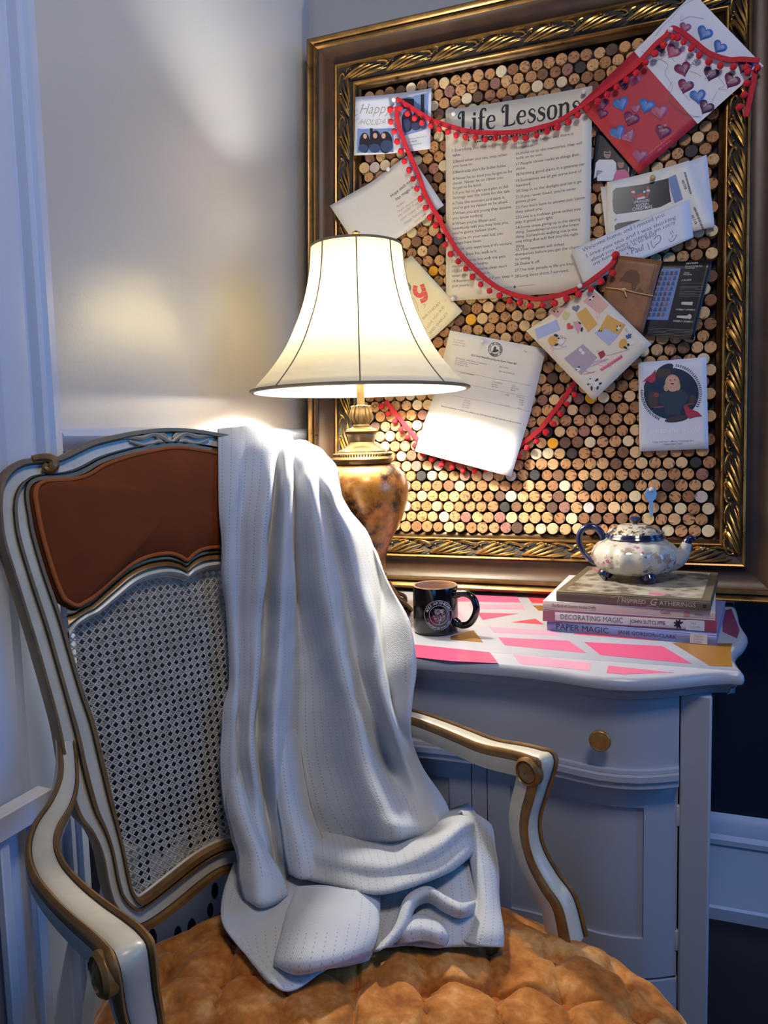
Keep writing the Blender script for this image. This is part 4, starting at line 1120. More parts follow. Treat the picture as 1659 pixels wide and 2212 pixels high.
# ------------------------------------------------------------------ books
M_PAGE = mat('book_page_edges', rgb(206, 200, 188), .8, color2=rgb(182, 176, 164), nscale=200)
def book(label, z0, z1, pl, pr, cover, spine, depth, items, top=None, spine_parts=None):
    zc = (z0 + z1) / 2
    A = onz(*pl, z0); Bq = onz(*pr, z0); ex = nrm(Bq - A); ey = np.array([-ex[1], ex[0], 0]); L_ = np.linalg.norm(Bq - A); t_ = z1 - z0
    bk = thing('book', label, 'book', (A + Bq) / 2 + ey * depth / 2, 'books stacked under the teapot')
    ax = [ex, ey, Zv]; G = lambda x, y, z: A + ex * x + ey * y + Zv * z
    b = MB(); b.box(G(L_ / 2, depth / 2 + .002, t_ / 2), (L_ - .008, depth - .006, t_ - .004), 0, ax); b.build('page_block', M_PAGE, bk, smooth=False)
    b = MB(); b.box(G(L_ / 2, depth / 2, t_ - .00125), (L_, depth, .0024), 0, ax); b.build('front_cover', cover, bk, bevel=.0006)
    b = MB(); b.box(G(L_ / 2, depth / 2, .00125), (L_, depth, .0024), 0, ax); b.build('rear_cover', cover, bk, bevel=.0006)
    b = MB(); P = []
    for yy, zz in ((.003, .0), (.0006, .0006), (-.0006, .004), (-.0010, t_ / 2), (-.0006, t_ - .004), (.0006, t_ - .0006), (.003, t_)): P.append([G(0, yy, zz), G(L_, yy, zz)])
    b.grid(np.array(P)); b.build('spine', spine, bk, angle=60)
    sf = lambda x, y: G(x, -.0014, y)
    for nm, m_, vf in items(L_, t_):
        b = MB(); put(b, vf, sf); b.build(nm, m_, bk, smooth=False, recalc=False)
    if top:
        for kk, (nm, m_, vf) in enumerate(top(L_, depth)):
            tf = lambda x, y: G(x, y, t_ + .0003 + .0002 * kk)
            b = MB()
            for v_ in vf: put(b, v_, tf)
            b.build(nm, m_, bk, smooth=False, recalc=False)
    return bk
mk = lambda n, c, r=.4: mat('book_' + n, c, r)
def it_paper(L_, t_):
    return [('lettering', ink('navy', rgb(34, 40, 62)), shift(fit('PAPER MAGIC', L_ * .325, t_ * .56, 0), L_ * .06, t_ * .26)),
            ('lettering', ink('navy', rgb(34, 40, 62)), shift(fit('JANE GORDON-CLARK', L_ * .34, t_ * .34, .004), L_ * .44, t_ * .33)),
            ('library_label', mk('label', rgb(206, 206, 208)), rect2(L_ * .855, t_ * .06, L_ * .95, t_ * .98)),
            ('lettering', INKG, shift(fit('745.54', L_ * .05, t_ * .16), L_ * .876, t_ * .66)), ('lettering', INKG, shift(fit('GORDON', L_ * .05, t_ * .16), L_ * .876, t_ * .40)), ('lettering', INKG, shift(fit('CLARK', L_ * .045, t_ * .16), L_ * .878, t_ * .14))]
def it_deco(L_, t_):
    v = []
    for k in range(7):
        a = .6 + k * .75; v.append((L_ * .795 + .004 * math.cos(a), t_ * .52 + .004 * math.sin(a), a))
    fl_v, fl_f = [], []
    for x, y, a in v:
        q, f = ell2(x, y, .0042, .0017, 10, a); o = len(fl_v); fl_v += q; fl_f += [tuple(i + o for i in g) for g in f]
    return [('spine_band', mk('plum_band', rgb(150, 92, 104)), rect2(0, 0, L_ * .075, t_)), ('spine_band', mk('rose_band', rgb(150, 64, 84)), rect2(L_ * .935, 0, L_, t_)),
            ('lettering', ink('slate', rgb(84, 86, 92)), shift(fit('DECORATING MAGIC', L_ * .37, t_ * .46, 0), L_ * .11, t_ * .30)),
            ('lettering', INK, shift(fit('JOHN SUTCLIFFE', L_ * .20, t_ * .32, .004), L_ * .52, t_ * .36)), ('flower_mark', INK, (fl_v, fl_f)),
            ('library_label', mk('label', rgb(206, 206, 208)), rect2(L_ * .835, t_ * .05, L_ * .934, t_ * .97)),
            ('lettering', INKG, shift(fit('747', L_ * .03, t_ * .2), L_ * .86, t_ * .55)), ('lettering', INKG, shift(fit('SUTCLIFFE', L_ * .055, t_ * .16), L_ * .855, t_ * .25))]
def it_herb(L_, t_):
    return [('lettering', ink('wine', rgb(104, 62, 62)), shift(fit('The Book of Country Herbal Crafts', L_ * .27, t_ * .34, .004), L_ * .055, t_ * .40)),
            ('lettering', ink('umber', rgb(70, 56, 50)), shift(fit('Cusick', L_ * .055, t_ * .34, .004), L_ * .70, t_ * .40)),
            ('publisher_mark', ink('dusty_rose', rgb(180, 130, 130)), rect2(L_ * .83, t_ * .28, L_ * .862, t_ * .78)), ('lettering', INKG, shift(fit('RODALE', L_ * .04, t_ * .2), L_ * .89, t_ * .42))]
def it_insp(L_, t_):
    g = ink('pale_gilt', rgb(186, 178, 160))
    return [('lettering', ink('dim_brown', rgb(88, 80, 68)), shift(fit('TRACY PORTER', L_ * .27, t_ * .40, .004), L_ * .03, t_ * .32)),
            ('lettering', g, shift(fit('I', L_ * .015, t_ * .60, .004, .4), L_ * .415, t_ * .30)), ('lettering', g, shift(fit('NSPIRED', L_ * .155, t_ * .40, .003), L_ * .445, t_ * .30)),
            ('lettering', g, shift(fit('G', L_ * .045, t_ * .62, .002, .35), L_ * .63, t_ * .26)), ('lettering', g, shift(fit('ATHERINGS', L_ * .225, t_ * .40, .003), L_ * .685, t_ * .30)),
            ('swash', g, ribbon2([(L_ * .40 + L_ * .09 * s_, t_ * (.80 + .10 * math.sin(6 * s_))) for s_ in np.linspace(-.3, .8, 14)], .0006)),
            ('swash', g, ribbon2([(L_ * .62 + L_ * .08 * s_, t_ * (.16 + .08 * math.sin(5 * s_))) for s_ in np.linspace(-.2, .8, 14)], .0006)),
            ('spine_emblem', INK, rect2(L_ * .955, t_ * .3, L_ * .975, t_ * .62))]
M_COLL = bpy.data.materials.new('collage_cover'); M_COLL.use_nodes = True
t = NT(M_COLL); v = t.coords(); vo = t.add('ShaderNodeTexVoronoi'); vo.inputs['Scale'].default_value = 34; t.link(v, vo.inputs['Vector'])
nn = t.noise(v, 26, 4, .6); mixf = t.math('ADD', t.math('MULTIPLY', nn, .8), t.math('MULTIPLY', vo.outputs['Distance'], .35))
t.link(t.ramp(mixf, [(.36, rgb(70, 62, 56)), (.48, rgb(112, 102, 88)), (.58, rgb(150, 142, 128)), (.76, rgb(176, 168, 156))]), t.b.inputs['Base Color']); t.b.inputs['Roughness'].default_value = .25
def top_insp(L_, D):
    return [('cover_picture', M_COLL, [rect2(L_ * .055, D * .035, L_ * .945, D * .955)]),
            ('cover_rose', ink('cover_pink', rgb(186, 106, 122), .3), [ell2(L_ * .66, D * .10, L_ * .06, D * .035), ell2(L_ * .12, D * .84, L_ * .05, D * .05)])]
book('pale blue library book at the bottom of the stack, spine reading PAPER MAGIC', .74, .7578, (1182, 1362), (1548, 1395), mk('steel_blue', rgb(120, 130, 176)), mk('steel_blue', rgb(120, 130, 176)), .275, it_paper)
book('white book with plum spine ends in the stack, spine reading DECORATING MAGIC', .7582, .7772, (1173, 1341), (1548, 1366), mk('deco_cover', rgb(150, 84, 96)), mk('off_white', rgb(206, 202, 200)), .268, it_deco)
book('thin cream book below the brown one, spine reading The Book of Country Herbal Crafts', .7776, .7938, (1173, 1317), (1545, 1341), mk('white_jacket', rgb(204, 202, 206)), mk('cream_spine', rgb(196, 182, 170)), .262, it_herb)
book('brown picture book under the teapot, spine reading INSPIRED GATHERINGS', .7942, .8120, (1202, 1298), (1535, 1321), mk('olive_brown', rgb(92, 82, 66)), mk('olive_brown', rgb(92, 82, 66)), .272, it_insp, top_insp)
ZB = .8138

# ------------------------------------------------------------------ teapot
TY_ = -.292; TXc = ony(1371, 1200, TY_); sc_ = np.linalg.norm(TXc - CAM) * .965 / F_PX
def TZ(y): return ony(1371, y, TY_)[2]
TC = np.array([TXc[0], TY_, ZB])
M_PORC = bpy.data.materials.new('flowered_porcelain'); M_PORC.use_nodes = True
t = NT(M_PORC); v = t.coords()
vo = t.add('ShaderNodeTexVoronoi'); vo.inputs['Scale'].default_value = 95; t.link(v, vo.inputs['Vector'])
nz = t.noise(v, 22, 2, .5)
spots = t.math('MULTIPLY', t.math('LESS_THAN', vo.outputs['Distance'], .34), t.math('GREATER_THAN', nz, .56))
hue = t.add('ShaderNodeSeparateColor'); t.link(vo.outputs['Color'], hue.inputs[0])
fc_ = t.ramp(hue.outputs[0], [(.0, rgb(40, 52, 120)), (.3, rgb(60, 90, 150)), (.36, rgb(176, 120, 50)), (.55, rgb(120, 110, 60)), (.62, rgb(150, 50, 110)), (1.0, rgb(176, 80, 130))])
gz = t.noise(v, 60, 3, .6); gold = t.math('MULTIPLY', t.math('GREATER_THAN', gz, .57), t.math('GREATER_THAN', nz, .46))
base = t.mix(t.math('MULTIPLY', gold, .55), rgb(176, 171, 161), rgb(128, 102, 60))
t.link(t.mix(t.math('MULTIPLY', spots, .85), base, fc_), t.b.inputs['Base Color'])
t.b.inputs['Roughness'].default_value = .10; t.b.inputs['Coat Weight'].default_value = .4
M_LID = bpy.data.materials.new('cobalt_and_gold_lid'); M_LID.use_nodes = True
t = NT(M_LID); v = t.coords(); n_ = t.noise(v, 75, 4, .65)
t.link(t.ramp(n_, [(.40, rgb(26, 30, 58)), (.46, rgb(126, 104, 66)), (.51, rgb(176, 170, 158)), (.64, rgb(166, 158, 142)), (.70, rgb(112, 60, 78))]), t.b.inputs['Base Color'])
t.b.inputs['Roughness'].default_value = .12; t.b.inputs['Coat Weight'].default_value = .4
M_COBALT = mat('cobalt_glaze', rgb(20, 24, 50), .12, coat=.5, color2=rgb(34, 40, 76), nscale=30)
M_GOLDL = mat('gold_lustre', rgb(196, 158, 84), .25, .8)
tp = thing('teapot', 'flowered porcelain teapot with cobalt handle, spout tip and claw feet on the books', 'teapot', TC)
bod = [(24, 1240), (50, 1237), (70, 1230), (82, 1218), (88, 1204), (86, 1188), (76, 1174), (64, 1167), (58, 1163)]
BP = catmull(np.array([(r * sc_, TZ(y)) for r, y in bod]), 4)
b = MB(); b.lathe([(0.0005, BP[0][1])] + [tuple(p) for p in BP], (TC[0], TC[1], 0), 96, lobes=14, lamp_=.022, cap=False); b.build('body', M_PORC, tp, angle=80)
cc = (TC[0], TC[1], 0)
b = MB(); b.lathe([(58 * sc_, TZ(1164)), (62 * sc_, TZ(1160)), (60 * sc_, TZ(1156)), (52 * sc_, TZ(1155))], cc, 64, cap=False); b.build('collar', M_COBALT, tp)
lid_ = thing_lid = None
b = MB(); b.lathe([(57 * sc_, TZ(1158)), (58.5 * sc_, TZ(1155)), (56 * sc_, TZ(1150))], cc, 64, cap=False); lidp = b.build('lid_rim', M_COBALT, tp)
LPp = catmull(np.array([(56 * sc_, TZ(1151)), (52 * sc_, TZ(1145)), (40 * sc_, TZ(1137)), (24 * sc_, TZ(1132)), (8 * sc_, TZ(1131)), (.0005, TZ(1131))]), 4)
b = MB(); b.lathe([tuple(p) for p in LPp], cc, 84, lobes=14, lamp_=.018, cap=False); lidb = b.build('lid', M_LID, tp, angle=80)
b = MB(); b.lathe([(5 * sc_, TZ(1132)), (6 * sc_, TZ(1128)), (11 * sc_, TZ(1124)), (12 * sc_, TZ(1121)), (9 * sc_, TZ(1117)), (3 * sc_, TZ(1115)), (0.0003, TZ(1115))], cc, 20, lobes=6, lamp_=.06); b.build('lid_knob', M_COBALT, lidb)
b = MB()
for k in range(14):
    a = 2 * math.pi * k / 14; b.sphere((TC[0] + 56 * sc_ * math.cos(a), TC[1] + 56 * sc_ * math.sin(a), TZ(1150)), .0022, 6, 4)
b.build('gold_dots', M_GOLDL, tp)
def TP(px, py): return ony(px, py, TY_)
P = catmull(np.array([TP(1436, 1212), TP(1458, 1208), TP(1474, 1196), TP(1481, 1182), TP(1484, 1172)]), 5)
b = MB(); b.tube(P, list(np.interp(np.linspace(0, 1, len(P)), [0, .35, .7, 1], [26 * sc_, 19 * sc_, 12 * sc_, 9.5 * sc_])), 16, up=(0, 1, 0)); b.build('spout', M_PORC, tp)
P = catmull(np.array([TP(1483, 1176), TP(1486, 1168), TP(1491, 1163), TP(1498, 1165), TP(1501, 1167)]), 4)
b = MB(); b.tube(P, list(np.linspace(10 * sc_, 4.5 * sc_, len(P))), 14, up=(0, 1, 0)); b.build('spout_tip', M_COBALT, tp)
P = catmull(np.array([TP(1306, 1170), TP(1301, 1155), TP(1290, 1142), TP(1274, 1137), TP(1258, 1144), TP(1251, 1160), TP(1254, 1180), TP(1266, 1200), TP(1282, 1213), TP(1296, 1219)]), 5)
b = MB(); b.tube(P, list(np.interp(np.linspace(0, 1, len(P)), [0, .3, .7, 1], [7.5 * sc_, 7.5 * sc_, 6 * sc_, 7 * sc_])), 10, up=(0, 1, 0)); b.build('handle', M_COBALT, tp)
for a in (math.radians(-62), math.radians(205), math.radians(75)):
    r_ = 62 * sc_; dx = np.array([math.cos(a), math.sin(a), 0]); z1_ = TZ(1229)
    P = catmull(np.array([TC * [1, 1, 0] + dx * (r_ * .92) + Zv * z1_, TC * [1, 1, 0] + dx * (r_ * 1.10) + Zv * (z1_ - .010), TC * [1, 1, 0] + dx * r_ + Zv * (ZB + .0085), TC * [1, 1, 0] + dx * (r_ * 1.14) + Zv * (ZB + .0068)]), 4)
    b = MB(); b.tube(P, list(np.interp(np.linspace(0, 1, len(P)), [0, .3, .75, 1], [.013, .012, .0065, .0050])), 10, up=np.cross(dx, Zv)); b.build('claw_foot', M_COBALT, tp)
# ------------------------------------------------------------------ spotted thing seen under the chair back
M_SPOT = bpy.data.materials.new('spotted_fabric'); M_SPOT.use_nodes = True
t = NT(M_SPOT); v = t.coords(); mp = t.add('ShaderNodeMapping'); mp.inputs['Scale'].default_value = (1, 1, .45); t.link(v, mp.inputs['Vector'])
vo = t.add('ShaderNodeTexVoronoi'); vo.inputs['Scale'].default_value = 46; t.link(mp.outputs[0], vo.inputs['Vector'])
t.link(t.ramp(vo.outputs['Distance'], [(.34, rgb(18, 20, 28)), (.38, rgb(206, 208, 214))]), t.b.inputs['Base Color']); t.b.inputs['Roughness'].default_value = .8
bc = Q3(-.015, -.56, 0)
bag = thing('storage_basket', 'white fabric basket with black spots on the floor behind the armchair', 'basket', bc)
def rr_ring(hu, hw, z, e=.35, n=40):
    return [bc + CU * (math.copysign(abs(math.cos(a)) ** e, math.cos(a)) * hu) + CW3 * (math.copysign(abs(math.sin(a)) ** e, math.sin(a)) * hw) + Zv * z for a in np.linspace(0, 2 * math.pi, n, endpoint=False)]
b = MB(); b.grid(np.array([rr_ring(.01, .01, .002), rr_ring(.13, .055, .002), rr_ring(.135, .06, .02), rr_ring(.14, .065, .40), rr_ring(.137, .062, .40), rr_ring(.13, .056, .02), rr_ring(.01, .01, .012)]), closed_u=True)
b.build('basket_body', M_SPOT, bag, angle=50)
b = MB(); b.tube(rr_ring(.139, .064, .402), .004, 8, closed=True); b.build('rim_piping', mat('black_piping', rgb(20, 20, 24), .7), bag)
# ------------------------------------------------------------------ papers pinned on the board
def pmat(name, c, c2=None, rough=.55): return mat('paper_' + name, c, rough, color2=c2, nscale=18)
P_WHITE = pmat('white', rgb(216, 214, 210)); P_WARM = pmat('warm_white', rgb(214, 206, 190)); P_CREAM = pmat('cream', rgb(222, 212, 178)); P_COOL = pmat('cool_white', rgb(204, 208, 220))
class Paper:
    def __init__(s, name, label, cat, cor, off, m, h=None, nx=10, ny=10, part='sheet'):
        s.off = off; s.hf = h or (lambda a, b: 0.0)
        s.c = [onF(x, y, off) for x, y in cor]                 # TL TR BR BL
        s.A = np.stack([s.c[1] - s.c[0], s.c[3] - s.c[0]], 1); s.Ai = np.linalg.inv(s.A)
        ctr = sum(s.c) / 4
        s.o = thing(name, label, cat, F3(ctr[0], ctr[1], off))
        s.sheet(part, cor, m, nx, ny)
    def sheet(s, part, cor, m, nx=10, ny=10, dh=0.0, parent=None):
        c = [onF(x, y, s.off) for x, y in cor]; G = []
        for j in range(ny + 1):
            row = []
            for i in range(nx + 1):
                a, b_ = i / nx, j / ny
                q = (c[0] * (1 - a) + c[1] * a) * (1 - b_) + (c[3] * (1 - a) + c[2] * a) * b_
                row.append(s.P3(q, dh))
            G.append(row)
        b = MB(); b.grid(np.array(G)); return b.build(part, m, parent or s.o, recalc=False, solid=.0004, angle=180)
    def P3(s, q, dh=0.0):
        a, b_ = s.Ai @ (np.array(q) - s.c[0]); return F3(q[0], q[1], s.off + s.hf(a, b_) + dh)
    def px(s, x, y, dh=.0004): return s.P3(onF(x, y, s.off), dh)
    def tess(s, b, pts, dh, cell=7.0):
        """a printed patch cut fine enough to follow the curl of the sheet"""
        c = (sum(q[0] for q in pts) / len(pts), sum(q[1] for q in pts) / len(pts)); n = len(pts)
        size = max(max(q[0] for q in pts) - min(q[0] for q in pts), max(q[1] for q in pts) - min(q[1] for q in pts))
        m = max(1, int(size / 2 / cell)); e = max(1, int(size / cell / max(1, n / 5)))
        ring = []
        for i in range(n):
            p, q = pts[i], pts[(i + 1) % n]
            ring += [(p[0] + (q[0] - p[0]) * k / e, p[1] + (q[1] - p[1]) * k / e) for k in range(e)]
        N = len(ring); vs_ = [s.px(*c, dh)]; fs = []
        for k in range(1, m + 1):
            vs_ += [s.px(c[0] + (x - c[0]) * k / m, c[1] + (y - c[1]) * k / m, dh) for x, y in ring]
        fs += [(0, 1 + i, 1 + (i + 1) % N) for i in range(N)]
        for k in range(m - 1):
            fs += [(1 + k * N + i, 1 + (k + 1) * N + i, 1 + (k + 1) * N + (i + 1) % N, 1 + k * N + (i + 1) % N) for i in range(N)]
        b.add(vs_, fs)
    def poly(s, name, pts, m, dh=.0004, parent=None):
        b = MB(); s.tess(b, pts, dh); return b.build(name, m, parent or s.o, smooth=False, recalc=False)
    def shapes(s, name, m, lst, dh=.0005, parent=None, stuff=False):
        if not stuff and len(lst) <= 20:
            for v, f in lst:
                b = MB()
                if len(f) > 1: b.add([s.px(x, y, dh) for x, y in v], f)
                else: s.tess(b, [v[i] for i in f[0]], dh)
                b.build(name, m, parent or s.o, smooth=False, recalc=False)
            return
        b = MB()
        for v, f in lst: b.add([s.px(x, y, dh) for x, y in v], f)
        return tag(b.build(name, m, parent or s.o, smooth=False, recalc=False), kind='stuff')
    def frame(s, p0, p1):
        o = onF(*p0, s.off); d = onF(*p1, s.off) - o; w = np.linalg.norm(d); d = d / w; return o, d, np.array([-d[1], d[0]]), w
    def text(s, name, m, lines, dh=.0005, bold=.004, shear=0.0):
        """lines: (body, p0, p1, cap height in px), each line an object"""
        for L_ in lines:
            b = MB(); body, p0, p1, hp = L_[:4]; o, d, n, w = s.frame(p0, p1)
            k = np.linalg.norm(onF(p0[0], p0[1] - 1, s.off) - onF(*p0, s.off))
            v, f = fit(body, w, hp * k, bold, shear)
            b.add([s.P3(o + d * x + n * y, dh) for x, y in v], f)
            b.build(name, m, s.o, smooth=False, recalc=False)
    def strokes(s, name, m, lst, wpx, dh=.0005, stuff=False):
        b = MB()
        for P in lst:
            if not stuff and len(lst) <= 12: b = MB()
            v, f = ribbon2(P, wpx); b.add([s.px(x, y, dh) for x, y in v], f)
            if not stuff and len(lst) <= 12: b.build(name, m, s.o, smooth=False, recalc=False)
        if stuff or len(lst) > 12: tag(b.build(name, m, s.o, smooth=False, recalc=False), kind='stuff')
def E(cx, cy, rx, ry, rot=0.0, n=16): return ell2(cx, cy, rx, ry, n, rot)
def hand(seed, p0, p1, amp, n=26):
    """a loose handwritten line"""
    r = random.Random(seed); P = []
    for k in range(n * 3):
        t_ = k / (n * 3 - 1); P.append((p0[0] + (p1[0] - p0[0]) * t_ + r.uniform(-.8, .8), p0[1] + (p1[1] - p0[1]) * t_ + amp * math.sin(k * 2.1 + r.uniform(-.6, .6))))
    return P
C1 = lambda *L_: [(660 + x * .3014, y * .3014) for x, y in L_]
SKIN = ink('skin', rgb(196, 150, 132)); NAVYP = ink('photo_navy', rgb(44, 58, 96)); DARKP = ink('photo_dark', rgb(30, 32, 40), .35); SKYP = ink('photo_blue', rgb(110, 132, 180), .35); GREYP = ink('photo_grey', rgb(150, 152, 164), .35)
BLOND = ink('hair_blond', rgb(178, 150, 112)); BROWNH = ink('hair_brown', rgb(62, 46, 40)); PINKP = ink('photo_pink', rgb(196, 104, 140)); TEALP = ink('dress_teal', rgb(28, 50, 66)); WHITEP = ink('photo_white', rgb(206, 208, 220))

# happy holidays card
p = Paper('holiday_photo_card', 'white photo card lettered Happy Holidays at the top left of the board', 'card', [(770, 212), (934, 193), (931, 324), (767, 338)], .010, P_COOL, lambda a, b: .006 * (2 * a - 1) ** 2)
p.text('lettering', ink('pale_gold', rgb(150, 138, 120)), [('Happy', (779, 248), (846, 244), 22), ('HOLIDAYS', (780, 272), (850, 268), 13)], bold=-.01, shear=.25)
p.strokes('lettering', ink('pale_gold', rgb(150, 138, 120)), [[(769, 240), (775, 242)], [(769, 252), (776, 249)], [(770, 262), (777, 258)], [(777, 270), (782, 262)]], .9)
a_ = p.poly('photo', [(774, 280), (851, 277), (850, 329), (773, 332)], SKYP)
p.shapes('photo_figures', DARKP, [E(789, 310, 11, 22), E(812, 306, 13, 24), E(833, 308, 15, 24), rect2(800, 278, 806, 300)], .0006)
p.shapes('photo_figures', NAVYP, [E(786, 322, 10, 9), E(810, 321, 12, 10), E(836, 316, 13, 13)], .0007)
p.shapes('photo_faces', SKIN, [E(790, 296, 4, 5.5), E(811, 294, 4.5, 6), E(829, 294, 4.5, 6)], .0008)
p.poly('photo', [(864, 214), (928, 202), (925, 281), (871, 294)], SKYP)
p.shapes('photo_figures', DARKP, [rect2(866, 214, 895, 236), E(881, 262, 13, 24), E(902, 262, 12, 20), rect2(910, 206, 918, 246)], .0006)
p.shapes('photo_figures', NAVYP, [E(878, 272, 9, 15), E(898, 274, 9, 9), E(916, 272, 8, 9)], .0007)
p.shapes('photo_faces', SKIN, [E(882, 246, 4.5, 6), E(902, 247, 4.5, 6), E(914, 254, 4, 5)], .0008)
p.text('lettering', INKG, [('Wishing you Peace, Love, Joy', (882, 303), (924, 297), 3), ('and Happiness', (882, 309), (902, 306), 3), ('The Brewer Family', (882, 317), (912, 312), 3)], bold=0)
# open greeting card
p = Paper('greeting_card', 'open white greeting card with handwriting, hanging tilted left of the poster', 'card', [(720, 451), (886, 334), (960, 445), (794, 562)], .011, P_WHITE, lambda a, b: .040 * max(0, .5 - a) + .010 * max(0, a - .5))
p.text('lettering', INK, [('Hope each minute', (846, 427), (902, 385), 7), ('has magic in it!', (857, 434), (905, 400), 7)], bold=.006)
p.text('handwriting', INKG, [('Amber-', (858, 450), (877, 437), 6), ('Thank you so much for', (860, 461), (921, 420), 6), ('my candle! Your candle', (862, 469), (924, 428), 6), ('never ceases to amaze', (866, 478), (926, 437), 6), ('Happy Valentines Day!', (874, 486), (936, 443), 6), ('Love you', (898, 482), (922, 464), 6), ('Julia', (908, 492), (934, 470), 9)], bold=-.012, shear=.2)
# poster
p = Paper('poster', 'tall white poster headed Life Lessons pinned in the middle of the board', 'poster', [(964, 240), (1280, 188), (1274, 628), (965, 652)], .0065, P_WARM, lambda a, b: .005 * (2 * a - 1) ** 2 + .004 * max(0, b - .8), 14, 14)
GL = {'L': (.66, [([(.20, .96), (.20, 0)], .17), ([(.02, .03), (.40, .03), (.60, .08)], [.06, .07, .09]), ([(.60, .05), (.635, .26)], [.10, .02]), ([(.27, .96), (.10, .98), (-.03, .88), (-.05, .74), (.03, .68), (.06, .74)], [.07, .08, .08, .09, .1, .06]), ([(.02, .03), (.34, .03)], .06)]),
      'i': (.31, [([(.12, .62), (.12, 0)], .16), ([(-.02, .60), (.12, .60)], .06), ([(-.02, .03), (.28, .03)], .06), ([(.05, .80), (.19, .80)], .14)]),
      'f': (.36, [([(.13, .78), (.13, 0)], .16), ([(.12, .76), (.16, .92), (.26, .98), (.36, .95), (.37, .86)], [.14, .12, .08, .09, .10]), ([(-.02, .58), (.34, .58)], .06), ([(-.01, .03), (.30, .03)], .06)]),
      'e': (.56, [([(.10, .34), (.47, .34)], .06), ([(.47, .34), (.44, .52), (.32, .61), (.18, .56), (.10, .40), (.09, .26), (.15, .09), (.28, .01), (.42, .04), (.51, .14)], [.10, .10, .06, .10, .16, .16, .13, .07, .06, .03])]),
      's': (.46, [([(.38, .46), (.34, .56), (.22, .61), (.11, .54), (.11, .43), (.22, .34), (.34, .27), (.38, .16), (.30, .04), (.17, .0), (.05, .06), (.03, .18)], [.06, .05, .06, .09, .12, .15, .15, .12, .08, .06, .06, .07])]),
      'o': (.58, [([(.28, .62), (.13, .54), (.09, .31), (.13, .08), (.28, .0), (.43, .08), (.47, .31), (.43, .54), (.28, .62)], [.06, .11, .16, .11, .06, .11, .16, .11, .06])]),
      'n': (.62, [([(.12, .62), (.12, 0)], .15), ([(.16, .48), (.27, .59), (.38, .60), (.46, .50), (.47, .30), (.47, 0)], [.06, .08, .11, .14, .15, .15]), ([(-.02, .60), (.12, .60)], .06), ([(-.01, .03), (.26, .03)], .06), ([(.34, .03), (.61, .03)], .06)]), ' ': (.30, [])}
b = MB(); x = 0; body = 'Life Lessons'; W_ = sum(GL[c][0] + .03 for c in body)
o, d, n, w = p.frame((993, 289), (1256, 248)); k = w / W_
for c in body:
    for pts, ws in GL[c][1]:
        q = catmull(np.array([(a_[0], a_[1]) for a_ in pts]), 4); wl = ws if not hasattr(ws, '__len__') else list(np.interp(np.linspace(0, 1, len(q)), np.linspace(0, 1, len(ws)), ws))
        v, f = ribbon2(q, wl); b.add([p.P3(o + d * (x + X) * k + n * Y * k * 1.12, .0006) for X, Y in v], f)
    x += GL[c][0] + .03
b.build('heading', INK, p.o, smooth=False, recalc=False)
p.text('subtitle', INK, [('...from Taylor Swift', (1026, 309), (1200, 281), 15)], bold=.02)
star = lambda cx, cy, r: [(cx + (r if i % 2 == 0 else r * .28) * math.cos(i * math.pi / 4), cy + (r if i % 2 == 0 else r * .28) * math.sin(i * math.pi / 4)) for i in range(8)]
for cx, cy, r in ((1223, 270, 6), (1013, 304, 5), (1026, 305, 3), (1112, 620, 5)): p.poly('star', star(cx, cy, r), INK)
p.strokes('rule', INKG, [[(1086, 622), (1105, 620)], [(1119, 619), (1155, 615)]], .6)
LEFT = [(979, 330, ['1.Everything you lose is a step you', 'take.']), (979, 354, ['2.Bend when you can, snap when', 'you have to.']), (979, 377, ["3.Band-aids don't fix bullet holes."]),
        (979, 391, ['4.Never be so kind you forget to be', 'clever. Never be so clever you', 'forget to be kind.']), (979, 422, ['5.If you fail to plan you plan to fail.', 'Strategy sets the scene for the tale.']),
        (979, 444, ['6.Take the moment and taste it,', "you've got no reason to be afraid."]), (979, 466, ['7.When you are young they assume', 'you know nothing']), (979, 488, ["8.When you're fifteen and", 'somebody tells you they love you,', "you're gonna believe them."]),
        (979, 520, ["9.You're on your own kid, you", 'always have been.']), (979, 543, ["10.Boys only want love if it's torture."]), (978, 556, ['11.If the shoe fits, walk in it.']), (978, 569, ['12.You have to live with the pain,', 'mosaic broken hearts.']),
        (978, 590, ["13.Just because you're clean don't", "mean you don't miss it."]), (978, 612, ['14.Romance is not dead if you keep it', 'just yours.'])]
RIGHT = [(1115, 312, ['15.Leave it all behind and there is', 'happiness.']), (1115, 335, ['16.Hold on to the memories, they will', 'hold on to you.']), (1115, 358, ['17.People throw rocks at things that', 'shine.']), (1115, 380, ['18.Nothing good starts in a getaway car']),
         (1115, 394, ['19.Sometimes we all get some kind of', 'haunted.']), (1115, 416, ['20.Step in to the daylight and let it go.']), (1114, 429, ["21.If you never bleed, you're never", 'gonna grow.']), (1114, 451, ["22.You don't have to answer just 'cause", 'they asked you.']),
         (1114, 473, ['23.Love is a ruthless game unless you', 'play it good and right.']), (1114, 495, ['24.Some times giving up is the strong', 'thing. Sometimes to run is the brave', 'thing. Sometimes walking out is the', 'one thing that will find you the right', 'thing.']),
         (1113, 543, ['25.Your nemeses will defeat', 'themselves before you get the chance', 'to swing.']), (1112, 574, ['26.Shake it off.']), (1112, 587, ['27.The best people in life are free.']), (1112, 600, ['28.Long story short, I survived.'])]
natw = lambda q: (lambda v: max(a_[0] for a_ in v) - min(a_[0] for a_ in v))(text_mesh(q, 1.0, .004)[0])
